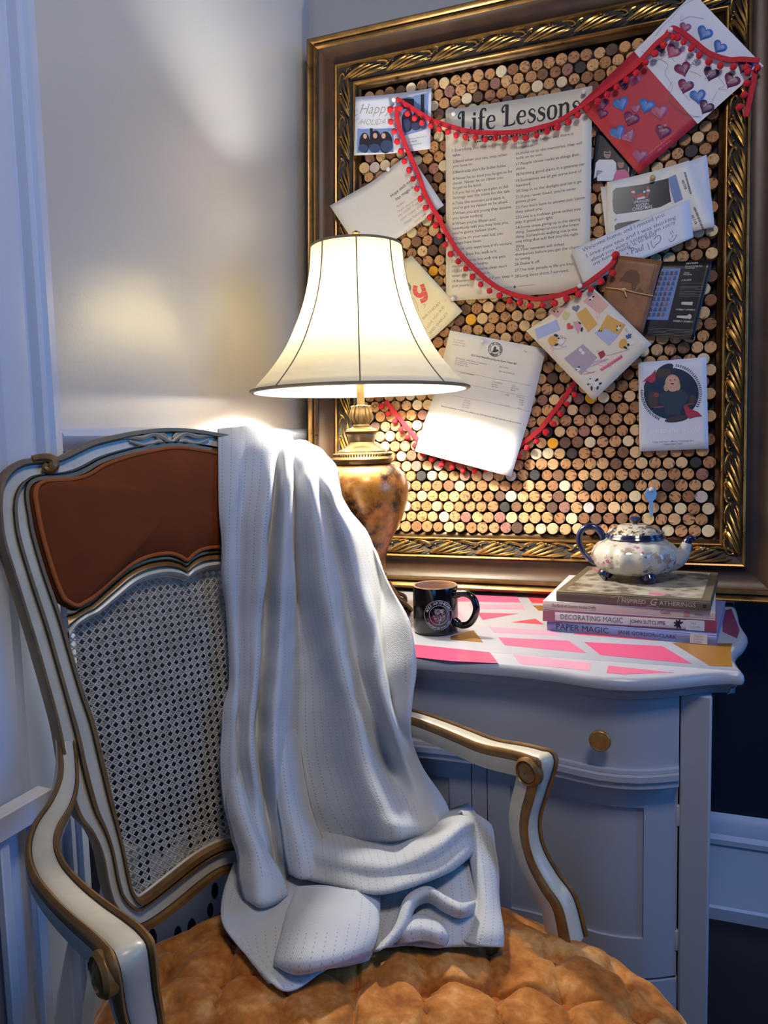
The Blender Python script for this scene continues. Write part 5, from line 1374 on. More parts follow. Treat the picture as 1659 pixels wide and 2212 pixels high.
for col, perch in ((LEFT, 119 / natw(LEFT[0][2][0])), (RIGHT, 124 / natw(RIGHT[0][2][0]))):
    ls = []
    for x0, y0, L_ in col:
        for i, s_ in enumerate(L_):
            yy = y0 + i * 10.0; sl = -.155 + .05 * (yy - 330) / 280
            wpx = perch * natw(s_); ls.append((s_, (x0, yy), (x0 + wpx, yy + sl * wpx), 6.0))
    p.text('lettering', INKG, ls, bold=.004)
# snapshot of two children
p = Paper('snapshot', 'dark snapshot of two people in white and pink, half under the red card', 'photo', [(1288, 283), (1374, 296), (1362, 391), (1276, 392)], .006, ink('photo_night', rgb(26, 28, 36), .3))
p.shapes('photo_figures', WHITEP, [([(1283, 386), (1287, 352), (1294, 345), (1324, 345), (1331, 352), (1332, 380), (1322, 391), (1290, 391), (1289, 368), (1286, 384)], [tuple(range(10))])], .0006)
p.shapes('photo_figures', PINKP, [([(1324, 390), (1327, 378), (1332, 368), (1350, 366), (1359, 376), (1361, 390)], [tuple(range(6))])], .0007)
p.shapes('photo_faces', ink('skin_dim', rgb(150, 122, 118)), [E(1312, 332, 8, 11), E(1341, 355, 7, 9)], .0008)
p.shapes('photo_hair', DARKP, [E(1312, 323, 8.5, 5), E(1341, 347, 7.5, 4.5)], .0009); p.shapes('photo_glasses', DARKP, [rect2(1306, 330, 1318, 333)], .001)
# valentine card
p = Paper('valentine_card', 'open red and white valentine card covered with candy hearts at the top right corner', 'card', [(1250, 227), (1498, -3), (1647, 153), (1379, 377)], .012, pmat('valentine_red', rgb(170, 34, 52)), lambda a, b: .016 * a + .006 * (a - .5) ** 2)
p.poly('white_half', [(1370, 116), (1434, 56), (1498, -3), (1572, 75), (1647, 153), (1577, 212), (1507, 272), (1438, 194)], P_COOL, .0006)
W8 = lambda x, y: (1230 + x * .2587, y * .2587)
HB = ink('heart_blue', rgb(66, 112, 178), .42); HP = ink('heart_plum', rgb(112, 44, 84), .42); HM = ink('heart_mauve', rgb(160, 84, 118), .42); HV = ink('heart_violet', rgb(78, 48, 84), .42)
def hearts(lst, m):
    L_ = []
    for x, y, r, rot in lst:
        cx, cy = W8(x, y); v, f = heart2(0, 0, r * .2587 * 2.25, rot); L_.append(([(cx + a_, cy - b_) for a_, b_ in v], f))
    b = MB()
    for v, f in L_:                                       # puffy sticker hearts
        n = len(v); c = (sum(a_[0] for a_ in v) / n, sum(a_[1] for a_ in v) / n)
        R0 = [p.px(x, y, .0007) for x, y in v]; R1 = [p.px(c[0] + (x - c[0]) * .9, c[1] + (y - c[1]) * .9, .0024) for x, y in v]; R2 = [p.px(c[0] + (x - c[0]) * .5, c[1] + (y - c[1]) * .5, .0030) for x, y in v]
        o = b.add(R0 + R1 + R2 + [p.px(*c, .0031)], [(k, (k + 1) % n, n + (k + 1) % n, n + k) for k in range(n)] + [(n + k, n + (k + 1) % n, 2 * n + (k + 1) % n, 2 * n + k) for k in range(n)] + [(2 * n + k, 2 * n + (k + 1) % n, 3 * n) for k in range(n)])
    return b
for nm, m_, lst in (('blue_heart', HB, [(1125, 315, 62, -.5), (1250, 430, 55, -.6), (1070, 825, 62, .1), (430, 875, 60, .3), (645, 895, 62, -.3), (405, 1110, 60, .4)]),
                    ('plum_heart', HP, [(945, 600, 62, .3), (968, 740, 62, -.3), (1350, 705, 64, -.5), (515, 1000, 62, -.4), (780, 1110, 62, -.3), (275, 875, 48, .2), (275, 955, 42, -.3)]),
                    ('mauve_heart', HM, [(865, 455, 60, -.6), (965, 265, 45, -.3), (755, 945, 66, .1), (588, 1305, 60, -.1), (545, 680, 46, -.3), (495, 1145, 55, .5), (560, 915, 40, .2)]),
                    ('violet_heart', HV, [(1180, 645, 60, -.3), (1455, 590, 62, -.5), (1140, 915, 60, -.5), (765, 430, 40, .2), (455, 705, 50, .2)])):
    for h_ in lst: hearts([h_], m_).build(nm, m_, p.o, angle=60)
hs2 = ink('heart_text', rgb(190, 176, 190))
ww = lambda x, y: W8(x, y)
p.text('lettering', hs2, [('XOXO', ww(748, 1118), ww(812, 1102), 4), ('SAY YES', ww(745, 1085), ww(812, 1068), 4), ('LOVE', ww(470, 1148), ww(535, 1110), 4), ('XO', ww(1118, 925), ww(1160, 895), 4), ('TRUE LOVE', ww(925, 780), ww(1010, 715), 4), ('SMILE', ww(1135, 690), ww(1220, 615), 4), ('KISS ME', ww(478, 1020), ww(545, 985), 4), ('BE MINE', ww(1320, 735), ww(1385, 690), 4)], .0036, .01)
p.text('lettering', INKG, [('ESSY', ww(975, 545), ww(1075, 460), 6), ('ENTINES', ww(1000, 600), ww(1140, 475), 7)], .0009, .004)
p.text('lettering', ink('card_pink', rgb(206, 120, 128)), [('Every perfect gift is from above.', ww(665, 1295), ww(885, 1120), 3.6), ('JAMES 1:17', ww(738, 1275), ww(800, 1225), 3.6), ('- $4.49 -', ww(800, 1225), ww(860, 1180), 3.6)], bold=.004)
vines = [[(600, 450), (720, 500), (820, 560), (800, 640), (860, 740), (830, 850), (960, 960), (1100, 1000)], [(940, 160), (930, 210), (1000, 180), (1120, 200)], [(720, 330), (780, 250), (860, 180), (940, 90), (1060, 30)], [(1000, 620), (1060, 640), (1100, 665)], [(1220, 650), (1290, 740), (1240, 770), (1310, 780)],
         [(880, 540), (820, 480), (760, 520), (640, 540)], [(960, 810), (1000, 860)], [(1190, 870), (1230, 790)], [(860, 880), (900, 940), (1000, 990), (1080, 995)], [(1460, 640), (1500, 660)], [(860, 700), (830, 760), (870, 860)]]
p.strokes('vine_drawing', INKG, [[W8(*q) for q in catmull(np.array(v), 5)] for v in vines], .7, .0008)
# photo booth sheet, with the blue sheet behind it
S4 = lambda x, y: (1280 + x * .16878, 320 + y * .16878)
p = Paper('envelope', 'blue white envelope corner showing behind the photo booth sheet', 'envelope', [S4(560, 420), S4(1460, 85), S4(1565, 1010), S4(760, 1200)], .0065, P_COOL)
p = Paper('photo_booth_sheet', 'white photo booth sheet with black pictures lettered ROCKIN CHRISTMAS and barcodes', 'photo strip', [S4(190, 450), S4(1230, 175), S4(1555, 1030), S4(180, 1290)], .010, P_WHITE, lambda a, b: .006 * (2 * a - 1) ** 2)
p.sheet('second_sheet', [S4(105, 515), S4(200, 495), S4(220, 1290), S4(190, 1290)], P_WARM, 4, 4, -.0016)
rc = lambda L_: [S4(*q) for q in L_]
p.poly('picture', rc([(300, 520), (640, 465), (970, 390), (985, 540), (1005, 690), (870, 755), (640, 800), (300, 855), (270, 820), (258, 700), (262, 560)]), DARKP)
p.poly('picture', rc([(320, 970), (600, 915), (640, 960), (640, 1060), (290, 1180), (285, 1000)]), DARKP)
p.poly('blue_strip', rc([(968, 385), (1065, 345), (1110, 500), (1155, 665), (1050, 712), (1000, 560)]), SKYP, .0006)
p.shapes('picture_figure', ink('skin_red', rgb(176, 96, 84)), [([S4(*q) for q in L_], [tuple(range(len(L_)))]) for L_ in ([(505, 505), (520, 500), (545, 560), (540, 600), (575, 650), (545, 660), (510, 600)], [(690, 490), (715, 485), (735, 560), (700, 640), (675, 640), (690, 580)], [(575, 600), (620, 575), (660, 590), (670, 640), (570, 650)])], .0007)
p.shapes('picture_figure', WHITEP, [E(*S4(520, 565), 4.2, 2.6, -.1), E(*S4(712, 545), 4.2, 2.6, -.1), E(*S4(664, 562), 2.6, 2.6), ([S4(572, 640), S4(670, 618), S4(675, 645), S4(575, 665)], [(0, 1, 2, 3)])], .0009)
p.text('lettering', WHITEP, [('STRUGGLERS', S4(530, 712), S4(728, 682), 5.5), ('ROCKIN', S4(560, 755), S4(716, 728), 6), ('CHRISTMAS', S4(512, 808), S4(762, 768), 7)], .0008, .012)
p.strokes('cross_mark', INK, [[S4(275, 930), S4(315, 918)], [S4(290, 945), S4(302, 902)]], .8)
bars = []; r_ = random.Random(4)
for (xa, ya), (xb, yb), wd_ in (((1180, 320), (1258, 610), 22), ((1300, 775), (1410, 1060), 26)):
    t_ = 0
    while t_ < 1:
        w_ = r_.uniform(.008, .03); x0, y0 = xa + (xb - xa) * t_, ya + (yb - ya) * t_; x1, y1 = xa + (xb - xa) * (t_ + w_), ya + (yb - ya) * (t_ + w_)
        bars.append(([S4(x0 - wd_ / 2, y0 + 4), S4(x0 + wd_ / 2, y0 - 4), S4(x1 + wd_ / 2, y1 - 4), S4(x1 - wd_ / 2, y1 + 4)], [(0, 1, 2, 3)])); t_ += w_ + r_.uniform(.012, .03)
p.shapes('barcode', INK, bars, .0007)
p.text('lettering', INK, [('$22.00', S4(1208, 535), S4(1165, 415), 4.5), ('$22.00', S4(1336, 985), S4(1288, 868), 4.5)], .0007, .006)
# welcome home note
p = Paper('handwritten_note', 'folded white note with blue handwriting, Welcome home, right of the poster', 'note', [(1234, 541), (1488, 430), (1498, 512), (1262, 616)], .0210, P_COOL, lambda a, b: .004 * math.sin(5 * a) + .008 * max(0, a - .75))
p.sheet('second_leaf', [(1256, 600), (1300, 590), (1305, 612), (1264, 622)], P_WARM, 3, 3, -.003)
S2b = lambda x, y: (1230 + x * .1748, 420 + y * .1748)
PEN = ink('pen_blue', rgb(40, 46, 78))
p.text('handwriting', PEN, [('Welcome home, and I missed you.', S2b(175, 715), S2b(1190, 255), 9), ('I love you too and I was thinking', S2b(220, 785), S2b(1320, 290), 8), ('about you every second (I am sorry', S2b(275, 835), S2b(1315, 350), 8), ('my handwriting is so bad)', S2b(305, 885), S2b(1075, 500), 8), ('- Paul', S2b(715, 765), S2b(925, 690), 14)], bold=-.012, shear=.1)
p.strokes('drawing', PEN, [[S2b(965, 605), S2b(990, 685)]] + [[S2b(*q) for q in catmull(np.array(v), 4)] for v in ([(1010, 570), (1015, 620), (1045, 660), (1070, 620), (1110, 590), (1130, 540), (1110, 505), (1075, 520), (1040, 560)], [(1225, 545), (1250, 580), (1290, 560), (1330, 490)])] + [[S2b(1245, 460), S2b(1260, 490)], [S2b(1270, 440), S2b(1285, 475)], [S2b(1275, 500), S2b(1268, 530)]], 1.0)
# brown booklet tied with cord
S3b = lambda x, y: (1280 + x * .16878, 540 + y * .16878)
p = Paper('brown_booklet', 'brown embossed paper booklet tied with a tan cord, lower right of the note', 'booklet', [S3b(265, 65), S3b(893, 140), S3b(640, 1085), S3b(60, 900)], .0250, mat('kraft_brown', rgb(140, 92, 48), .5, color2=rgb(122, 76, 40), nscale=40, bump=(90, .1)), lambda a, b: .003 * math.sin(3.1 * a))
EMB = ink('emboss_brown', rgb(98, 58, 30))
br = []
for k in range(14):
    t_ = k / 13; x = 335 + (835 - 335) * t_; y = 105 + (175 - 105) * t_; br.append([S3b(x, y), S3b(x + 18, y + 14)]);
for k in range(9):
    t_ = k / 8; br.append([S3b(300 - 60 * t_, 190 + 230 * t_), S3b(285 - 60 * t_, 205 + 230 * t_)]); br.append([S3b(800 - 60 * t_, 260 + 230 * t_), S3b(785 - 60 * t_, 275 + 230 * t_)])
br += [[S3b(300, 150), S3b(800, 205)], [S3b(340, 95), S3b(840, 155)], [S3b(300, 150), S3b(240, 410)], [S3b(800, 205), S3b(720, 520)]]
p.strokes('border_tooling', EMB, br, 1.1)
p.shapes('crest_print', EMB, [([S3b(*q) for q in v], [tuple(range(len(v)))]) for v in ([(390, 340), (430, 280), (500, 255), (570, 270), (605, 340), (605, 420), (560, 470), (540, 530), (500, 510), (520, 450), (480, 420), (420, 415), (400, 390)], [(345, 375), (395, 345), (410, 400), (350, 410)], [(560, 530), (610, 480), (655, 540), (600, 560)])], .0006)
b = MB()
cord = [p.px(*S3b(x, y), .0022) for x, y in ((172, 485), (280, 500), (400, 515), (520, 545), (640, 570), (775, 592))]
b.tube(catmull(np.array(cord), 4), .0011, 8, up=FN); b.sphere(p.px(*S3b(400, 515), .003), .0036, 10, 6, sc=(1.4, .8, .9)); b.tube([p.px(*S3b(*q), .003) for q in ((405, 525), (420, 560), (438, 610))], .0012, 6, up=FN); b.tube([p.px(*S3b(*q), .003) for q in ((390, 512), (350, 515), (315, 500))], .0012, 6, up=FN)
b.build('cord', mat('tan_cord', rgb(206, 172, 122), .6), p.o)
# black flyer
p = Paper('event_flyer', 'black printed flyer with a blue calendar panel beside the brown booklet', 'flyer', [S3b(860, 150), S3b(1535, 145), S3b(1290, 1165), S3b(640, 1085)], .0125, mat('flyer_black', rgb(30, 28, 30), .35), lambda a, b: .010 * a * a)
p.poly('calendar_panel', [S3b(*q) for q in ((885, 240), (1130, 238), (1050, 560), (965, 900), (690, 890), (790, 560))], SKYP)
cells = {0: [], 1: [], 2: []}; r_ = random.Random(9)
for i in range(4):
    for j in range(9):
        cells[(i % 2) if r_.random() < .75 else 2].append(([S3b(880 + 60 * i - 21 * j + dx - (0 if dy == 0 else 17), 275 + 66 * j + dy) for dx, dy in ((0, 0), (48, -1), (48, 50), (0, 51))], [(0, 1, 2, 3)]))
for k, m_ in ((0, ink('cal_brown', rgb(92, 72, 76))), (1, ink('cal_navy', rgb(56, 86, 140))), (2, ink('cal_mauve', rgb(112, 96, 122)))): p.shapes('calendar_cells', m_, cells[k], .0006)
FW = ink('flyer_white', rgb(190, 184, 178)); FG = ink('flyer_grey', rgb(112, 108, 106))
p.text('lettering', FW, [('RADIO AT THE GARDEN', S3b(1198, 190), S3b(1348, 185), 3.6), ('Downtown The Stage Show', S3b(1185, 222), S3b(1405, 226), 3.2), ('Presented Daily', S3b(1180, 244), S3b(1305, 248), 3), ('AT THE GARDEN', S3b(1138, 405), S3b(1262, 402), 3.8), ('NOVEMBER 17 - NOVEMBER 26', S3b(1066, 776), S3b(1310, 788), 3.4), ('NOVEMBER 29 - DECEMBER 24', S3b(1030, 922), S3b(1278, 940), 3.6), ('Weekly', S3b(1168, 305), S3b(1240, 308), 2.6), ('Theatre', S3b(1158, 328), S3b(1268, 330), 3)], .0006, .02)
p.shapes('flyer_marks', FW, [([S3b(*q) for q in v], [(0, 1, 2, 3)]) for v in ([(1140, 670), (1285, 675), (1275, 718), (1135, 705)], [(1080, 845), (1225, 850), (1215, 890), (1075, 870)])] + [E(*S3b(1240, 862), 4.5, 5.5)], .0006)
p.strokes('small_print', FG, [[S3b(1135 - .2 * k, 430 + k), S3b(1420 - .2 * k - (60 if q % 3 == 2 else 0), 438 + k)] for q, k in enumerate((0, 40, 60, 78, 110, 130, 150, 172))] + [[S3b(715 - .15 * k, 1000 + k), S3b(1290 - .35 * k, 1040 + k)] for k in (0, 18, 36, 54, 72)], .9, .0006, True)
# sticker card
S5 = lambda x, y: (1130 + x * .1748, 600 + y * .1748)
p = Paper('sticker_card', 'cream card with animal stickers and pink scribbles, tilted below the garland', 'card', [S5(40, 660), S5(850, 110), S5(1588, 825), S5(870, 1520)], .0285, P_WARM, lambda a, b: .003 * (2 * a - 1) ** 2)
st_ = lambda nm, c, v, dh=.0007: p.poly(nm, [S5(*q) for q in v], ink('st_' + nm, c), dh)
st_('blue_sticker', rgb(160, 172, 206), [(148, 635), (415, 518), (458, 645), (180, 765)]); st_('pink_sticker', rgb(204, 164, 156), [(745, 290), (880, 170), (1058, 345), (945, 450)])
st_('amber_sticker', rgb(204, 160, 84), [(655, 450), (775, 368), (922, 575), (805, 672)]); st_('amber_sticker', rgb(208, 168, 96), [(1045, 460), (1268, 585), (1180, 715), (960, 600)]); st_('sky_sticker', rgb(164, 174, 206), [(885, 680), (1000, 620), (1185, 710), (1062, 840)], .0008)
st_('lilac_sticker', rgb(164, 150, 164), [(508, 1000), (740, 820), (915, 985), (720, 1205)]); st_('rose_sticker', rgb(204, 156, 152), [(322, 430), (380, 350), (520, 380), (425, 500)]); st_('lime_heart', rgb(198, 190, 128), [(485, 440), (520, 410), (585, 440), (560, 500), (515, 530), (488, 500)])
st_('red_strip', rgb(202, 84, 110), [(950, 1130), (1215, 955), (1232, 985), (970, 1155)], .0009); st_('crimson_sticker', rgb(150, 40, 66), [(925, 930), (990, 895), (1020, 955), (960, 1008)], .0009); st_('pie_sticker', rgb(204, 150, 158), [(615, 545), (690, 540), (720, 600), (680, 700)], .0009)
for nm, c, (cx, cy), r, rot in (('grey_heart', rgb(110, 118, 140), (655, 380), 48, .2), ('red_heart', rgb(196, 62, 66), (575, 605), 46, -.7)):
    v, f = heart2(0, 0, r * 2 * .1748, rot); x0, y0 = S5(cx, cy); p.poly(nm, [(x0 + a_, y0 - b_) for a_, b_ in v], ink('st_' + nm, c), .0009)
AM = ink('animal_amber', rgb(206, 156, 70)); 
el5 = lambda x, y, rx, ry, rot=0.0: E(*S5(x, y), rx * .1748, ry * .1748, rot)
p.shapes('animal_sticker', AM, [el5(370, 780, 58, 62), el5(1235, 815, 48, 60, .5), el5(400, 400, 26, 24), el5(970, 640, 26, 30)], .0010)
p.shapes('animal_sticker', P_WHITE, [el5(470, 790, 34, 38), el5(1340, 800, 36, 36), el5(840, 1280, 34, 34), el5(905, 1320, 36, 42), el5(1185, 620, 26, 24), el5(680, 1135, 30, 22), el5(840, 262, 24, 20), el5(740, 930, 22, 22), el5(712, 895, 22, 22)], .0011)
p.shapes('animal_markings', INK, [el5(410, 715, 30, 16, .3), el5(412, 830, 28, 14, -.4), el5(440, 750, 14, 10), el5(1265, 865, 26, 13, .5), el5(1300, 830, 14, 18), el5(910, 1265, 28, 12, -.7), el5(955, 1308, 22, 12, -.5), el5(848, 1368, 13, 30, 0), el5(922, 1362, 13, 24, .2), el5(805, 1320, 14, 10), el5(832, 1250, 14, 6), el5(725, 640, 14, 30, .2), el5(700, 560, 20, 10, .6), el5(385, 420, 8, 14), el5(430, 420, 8, 14), el5(870, 240, 16, 10, -.4), el5(830, 275, 16, 9, -.4), el5(940, 655, 8, 16, .4), el5(965, 660, 6, 16, .4), el5(1165, 605, 8, 12, .4), el5(1200, 600, 8, 12), el5(1160, 650, 8, 12, -.4), el5(690, 1105, 14, 9, .4), el5(660, 1140, 12, 8)], .0012)
p.shapes('pineapple_leaves', ink('leaf_blue', rgb(46, 84, 150)), [el5(1305, 735, 34, 12, .2), el5(1300, 725, 12, 34, .2), el5(1320, 720, 12, 30, .6), el5(1285, 735, 12, 28, -.5)], .0012)
scr = [[(150, 0)]]
PK = ink('pink_pencil', rgb(206, 130, 172)); r_ = random.Random(12); sl = []
for (x, y), (dx, dy), n_ in (((480, 820), (190, 130), 10), ((950, 1060), (190, 70), 10), ((900, 420), (60, 110), 6), ((830, 1170), (110, 60), 5), ((1300, 640), (60, 80), 4), ((560, 740), (130, 60), 4)):
    q = [(x + r_.uniform(-dx, dx) * .8, y + r_.uniform(-dy, dy) * .8) for _ in range(n_)]; sl.append([S5(*a_) for a_ in catmull(np.array(q), 6)])
p.strokes('pencil_scribble', PK, sl, .7, .0006)
p.strokes('pencil_scribble', ink('tan_pencil', rgb(190, 130, 84)), [[S5(*q) for q in ((1030, 965), (1150, 935), (1312, 885))], [S5(*q) for q in ((910, 895), (950, 920))], [S5(*q) for q in ((745, 1200), (830, 1175), (900, 1155))]], 1.0, .0006)
p.shapes('strip_dots', P_WHITE, [el5(985 + 26 * k, 1120 - 17.5 * k, 5, 5) for k in range(9)], .0011)
# birthday card
p = Paper('birthday_card', 'cream birthday card with a striped coral letter, half hidden by the lampshade', 'card', [(784, 640), (889, 552), (1000, 673), (895, 766)], .010, P_CREAM, lambda a, b: .003 * (2 * a - 1) ** 2)
C3 = lambda x, y: (660 + x * .3014, 450 + y * .3014)
CORAL = ink('coral_letter', rgb(206, 84, 84)); CORL = ink('coral_light', rgb(220, 128, 110))
yv = [[(790, 555), (785, 590), (800, 620), (830, 625), (850, 600)], [(835, 545), (850, 590), (862, 630), (855, 655), (825, 668)]]
p.strokes('striped_letter', CORAL, [[C3(*q) for q in catmull(np.array(v), 5)] for v in yv], 9.5, .0006)
p.strokes('letter_stripes', CORL, [[C3(x - 16, y + 4), C3(x + 16, y - 4)] for x, y in ((790, 575), (795, 598), (843, 570), (852, 598), (862, 628), (846, 655))], 1.6, .0008)
p.strokes('striped_letter', ink('grey_letter', rgb(130, 126, 112)), [[C3(735, 535), C3(752, 560), C3(750, 590)]], 4, .0006)
p.text('handwriting', ink('pencil', rgb(140, 130, 104)), [('HAPPY BIRTHDAY', C3(760, 880), C3(975, 680), 6), ('I LOVE YOU! BUD', C3(870, 870), C3(1000, 710), 6), ('AND OAKLEY', C3(890, 910), C3(1025, 755), 6)], bold=-.004)
p.strokes('drawing', ink('pencil', rgb(140, 130, 104)), [[C3(*q) for q in catmull(np.array(v), 4)] for v in ([(850, 680), (856, 700), (850, 720)], [(838, 690), (868, 688)], [(775, 640), (800, 690), (810, 740)])], .7)
# utility bill
S6 = lambda x, y: (890 + x * .18083, 700 + y * .18083)
def bill_h(a, b): return .006 - .014 * min(b, .50) / .5 + .026 * max(0, b - .50) / .5
p = Paper('utility_bill', 'folded white utility bill with a round city seal pinned lower centre', 'letter', [S6(462, 82), S6(1610, 302), S6(1205, 1828), S6(62, 1525)], .013, P_WHITE, bill_h, 8, 14)
BI = ink('bill_ink', rgb(70, 68, 72)); cx, cy = S6(1000, 308)
p.shapes('city_seal', BI, [ring2(cx, cy, 15.5, 14.6), ring2(cx, cy, 10.5, 9.8), E(cx - 1, cy - 1, 3.2, 6, .3), E(cx + 2, cy + 3, 5.5, 2.6, -.3), E(cx - 4, cy + 4, 3, 2)], .0006)
b = MB(); body = 'CITY OF COVINGTON'; kpx = np.linalg.norm(onF(cx, cy - 1) - onF(cx, cy))
o = onF(cx, cy, p.off)
def seal_text(body, a0, a1, flip):
    for i, ch in enumerate(body):
        if ch == ' ': continue
        a = math.radians(a0 + (a1 - a0) * (i + .5) / len(body)); v, f = text_mesh(ch, 3.9 * kpx / .7, .03, align='CENTER'); R_ = (11.0 if not flip else 14.2) * kpx; c, s_ = math.cos(a), math.sin(a)
        b.add([p.P3(o + (np.array([c * (R_ + y) + s_ * x, s_ * (R_ + y) - c * x]) if not flip else np.array([c * (R_ - y) - s_ * x, s_ * (R_ - y) + c * x])), .0006) for x, y in v], f)
seal_text('CITY OF COVINGTON', 190, -40, False); seal_text('KENTUCKY', 215, 300, True); b.build('seal_lettering', BI, p.o, smooth=False, recalc=False)
p.text('lettering', BI, [('2025 Solid Waste/Recycling and Storm Water Bill', S6(708, 380), S6(1245, 488), 3.8), ('Payment received after 7/1/2025 will be added to your 2025 Real Estate Bill with applicable penalty and interest.', S6(342, 982), S6(1300, 1195), 2.9)], bold=.012)
BL = ink('bill_light', rgb(132, 132, 140))
L6 = [('City of Covington', (500, 195), (628, 215)), ('20 West Pike Street', (495, 222), (640, 248)), ('Covington, KY 41011', (488, 250), (640, 278)), ('Page 1', (1342, 335), (1385, 345)), ('Bill Number 4458 Route 12 Sequence', (525, 412), (890, 488)), ('Property Owner', (520, 440), (795, 494)), ('41 Garden Avenue', (515, 462), (660, 490)), ('Covington, KY', (508, 482), (670, 516)),
      ('Bill: 123456', (1045, 518), (1150, 536)), ('PIDN: 041-22-08-005.00', (1035, 570), (1220, 605)), ('Account Information', (570, 585), (730, 613)), ('Current Balance', (955, 694), (1078, 718)), ('Solid Waste', (945, 722), (1020, 735)), ('Storm Water', (945, 745), (1020, 760)), ('Total Due', (1185, 740), (1240, 750)), ('02/01/2025', (1178, 765), (1270, 785)), ('$84.00', (1172, 790), (1228, 805)),
      ('Usage', (1105, 845), (1155, 855)), ('Amount Due', (1240, 868), (1335, 888)), ('104.00', (1272, 910), (1325, 920)), ('74.40', (1275, 938), (1320, 946)), ('52.00', (1270, 965), (1318, 973)), ('Current Charges', (1032, 962), (1160, 985)), ('$84.00', (1250, 1005), (1302, 1016)), ('12/01/24', (605, 912), (682, 928)), ('01/15/2025', (600, 940), (690, 956)), ('02/01/2025', (592, 968), (682, 985)), ('03/15/2025', (586, 994), (676, 1010)),
      ('2024 SOLID WASTE AND STORM WATER BILL', (290, 1195), (735, 1298)), ('1 unit 75', (312, 1255), (375, 1268)), ('2 unit 90', (302, 1275), (370, 1290)), ('3 unit 96', (298, 1293), (366, 1308)), ('4 unit 98', (290, 1312), (360, 1327)), ('Due Date: 03/01/2025', (772, 1330), (965, 1366)), ('PIDN: 041-22-08-005.00', (762, 1352), (960, 1392)), ('Property Address: 41 Garden Ave', (755, 1375), (1120, 1452)),
      ('Please return this portion with your payment', (466, 1188), (1130, 1340)), ('Make check payable to the city of Covington', (238, 1345), (520, 1402)), ('Mail payment with bill', (240, 1370), (400, 1402)), ('Thank you', (235, 1385), (330, 1405)), ('Write your account number on your check', (710, 1435), (1190, 1545)), ('Customer service hours', (705, 1470), (1150, 1585)), ('Monday through Friday', (672, 1525), (852, 1565)), ('City of Covington', (668, 1545), (790, 1570)), ('PO Box 122', (662, 1568), (765, 1590)), ('Covington, KY 41012', (655, 1600), (845, 1646)), ('000004458 0000084002 000412208', (150, 1505), (505, 1595))]
p.text('lettering', BL, [(s_, S6(*a_), S6(*b_), 3.0) for s_, a_, b_ in L6], bold=.004)
p.strokes('rules', BL, [[S6(520, 555), S6(920, 640), S6(1420, 735)], [S6(600, 705), S6(1000, 790), S6(1390, 870)], [S6(480, 850), S6(900, 930), S6(1400, 1040)]], .5)
p.shapes('barcode', BI, [([S6(228 + t_ * 280, 1440 + t_ * 66), S6(228 + (t_ + .012) * 280, 1440 + (t_ + .012) * 66), S6(222 + (t_ + .012) * 280, 1470 + (t_ + .012) * 66), S6(222 + t_ * 280, 1470 + t_ * 66)], [(0, 1, 2, 3)]) for t_ in np.arange(0, 1, .032)], .0006)
p.poly('grey_cell', [S6(440, 1262), S6(510, 1278), S6(492, 1355), S6(424, 1340)], ink('pale_cell', rgb(186, 196, 214)))
# wreath photo card
S7 = lambda x, y: (1360 + x * .1582, 760 + y * .1582)
p = Paper('wreath_photo_card', 'white card with a round photo of a blonde child in a wreath with red birds', 'card', [S7(118, 148), S7(1045, 72), S7(1078, 1325), S7(135, 1362)], .007, P_COOL, lambda a, b: .003 * (2 * a - 1) ** 2)
e7 = lambda x, y, rx, ry, rot=0.0, n=20: E(*S7(x, y), rx * .1582, ry * .1582, rot, n)
p.shapes('photo', ink('photo_midnight', rgb(24, 30, 44), .35), [e7(570, 570, 375, 350, 0, 36), e7(320, 470, 130, 110, -.5), e7(480, 240, 130, 60, -.5), e7(640, 920, 160, 40, -.15)], .0005)
p.shapes('photo_background', ink('photo_umber', rgb(60, 48, 44)), [e7(460, 290, 110, 60, -.2), e7(320, 650, 70, 110), e7(860, 650, 50, 60), e7(640, 910, 150, 34, -.2)], .0006)
p.shapes('photo_background', ink('photo_rust', rgb(130, 50, 52)), [e7(365, 590, 36, 34), e7(400, 755, 80, 12, -.1), e7(830, 715, 60, 10, -.1)], .0007)
p.shapes('photo_dress', TEALP, [([S7(*q) for q in ((480, 540), (660, 500), (740, 520), (805, 600), (770, 700), (710, 750), (690, 860), (480, 860), (480, 740), (420, 700), (400, 610))], [tuple(range(11))])], .0008)
p.shapes('photo_hair', BLOND, [e7(585, 420, 100, 110)], .0009); p.shapes('photo_hair', BLOND, [e7(500, 490, 34, 50), e7(660, 470, 34, 60)], .0009)
p.shapes('photo_face', SKIN, [e7(585, 410, 68, 86), e7(590, 510, 60, 34)], .0010)
p.shapes('photo_features', BROWNH, [e7(555, 388, 15, 6), e7(618, 384, 15, 6), e7(583, 436, 26, 9)], .0011)
CARD = ink('cardinal_red', rgb(158, 34, 62))
p.shapes('red_bird', CARD, [([S7(*q) for q in v], [tuple(range(len(v)))]) for v in ([(170, 420), (230, 360), (300, 310), (355, 245), (355, 390), (300, 430), (230, 400)], [(735, 745), (770, 720), (830, 780), (930, 820), (990, 880), (900, 890), (820, 915), (775, 870)])], .0012)
lv = []
for a in np.r_[np.linspace(-80, 28, 26), np.linspace(115, 185, 20)]:
    a = math.radians(a); 
    for s_ in (-1, 1): lv.append(e7(570 + 400 * math.cos(a) + s_ * 9 * math.cos(a), 565 + 385 * math.sin(a) + s_ * 9 * math.sin(a), 14, 6, a + s_ * .9 + 1.57, 8))
p.shapes('wreath_leaves', ink('wreath_ink', rgb(44, 46, 56)), lv, .0006)
p.text('lettering', ink('foil_white', rgb(226, 230, 242), .3), [('joy to the world', S7(255, 1115), S7(965, 1085), 12)], bold=-.012, shear=.3)
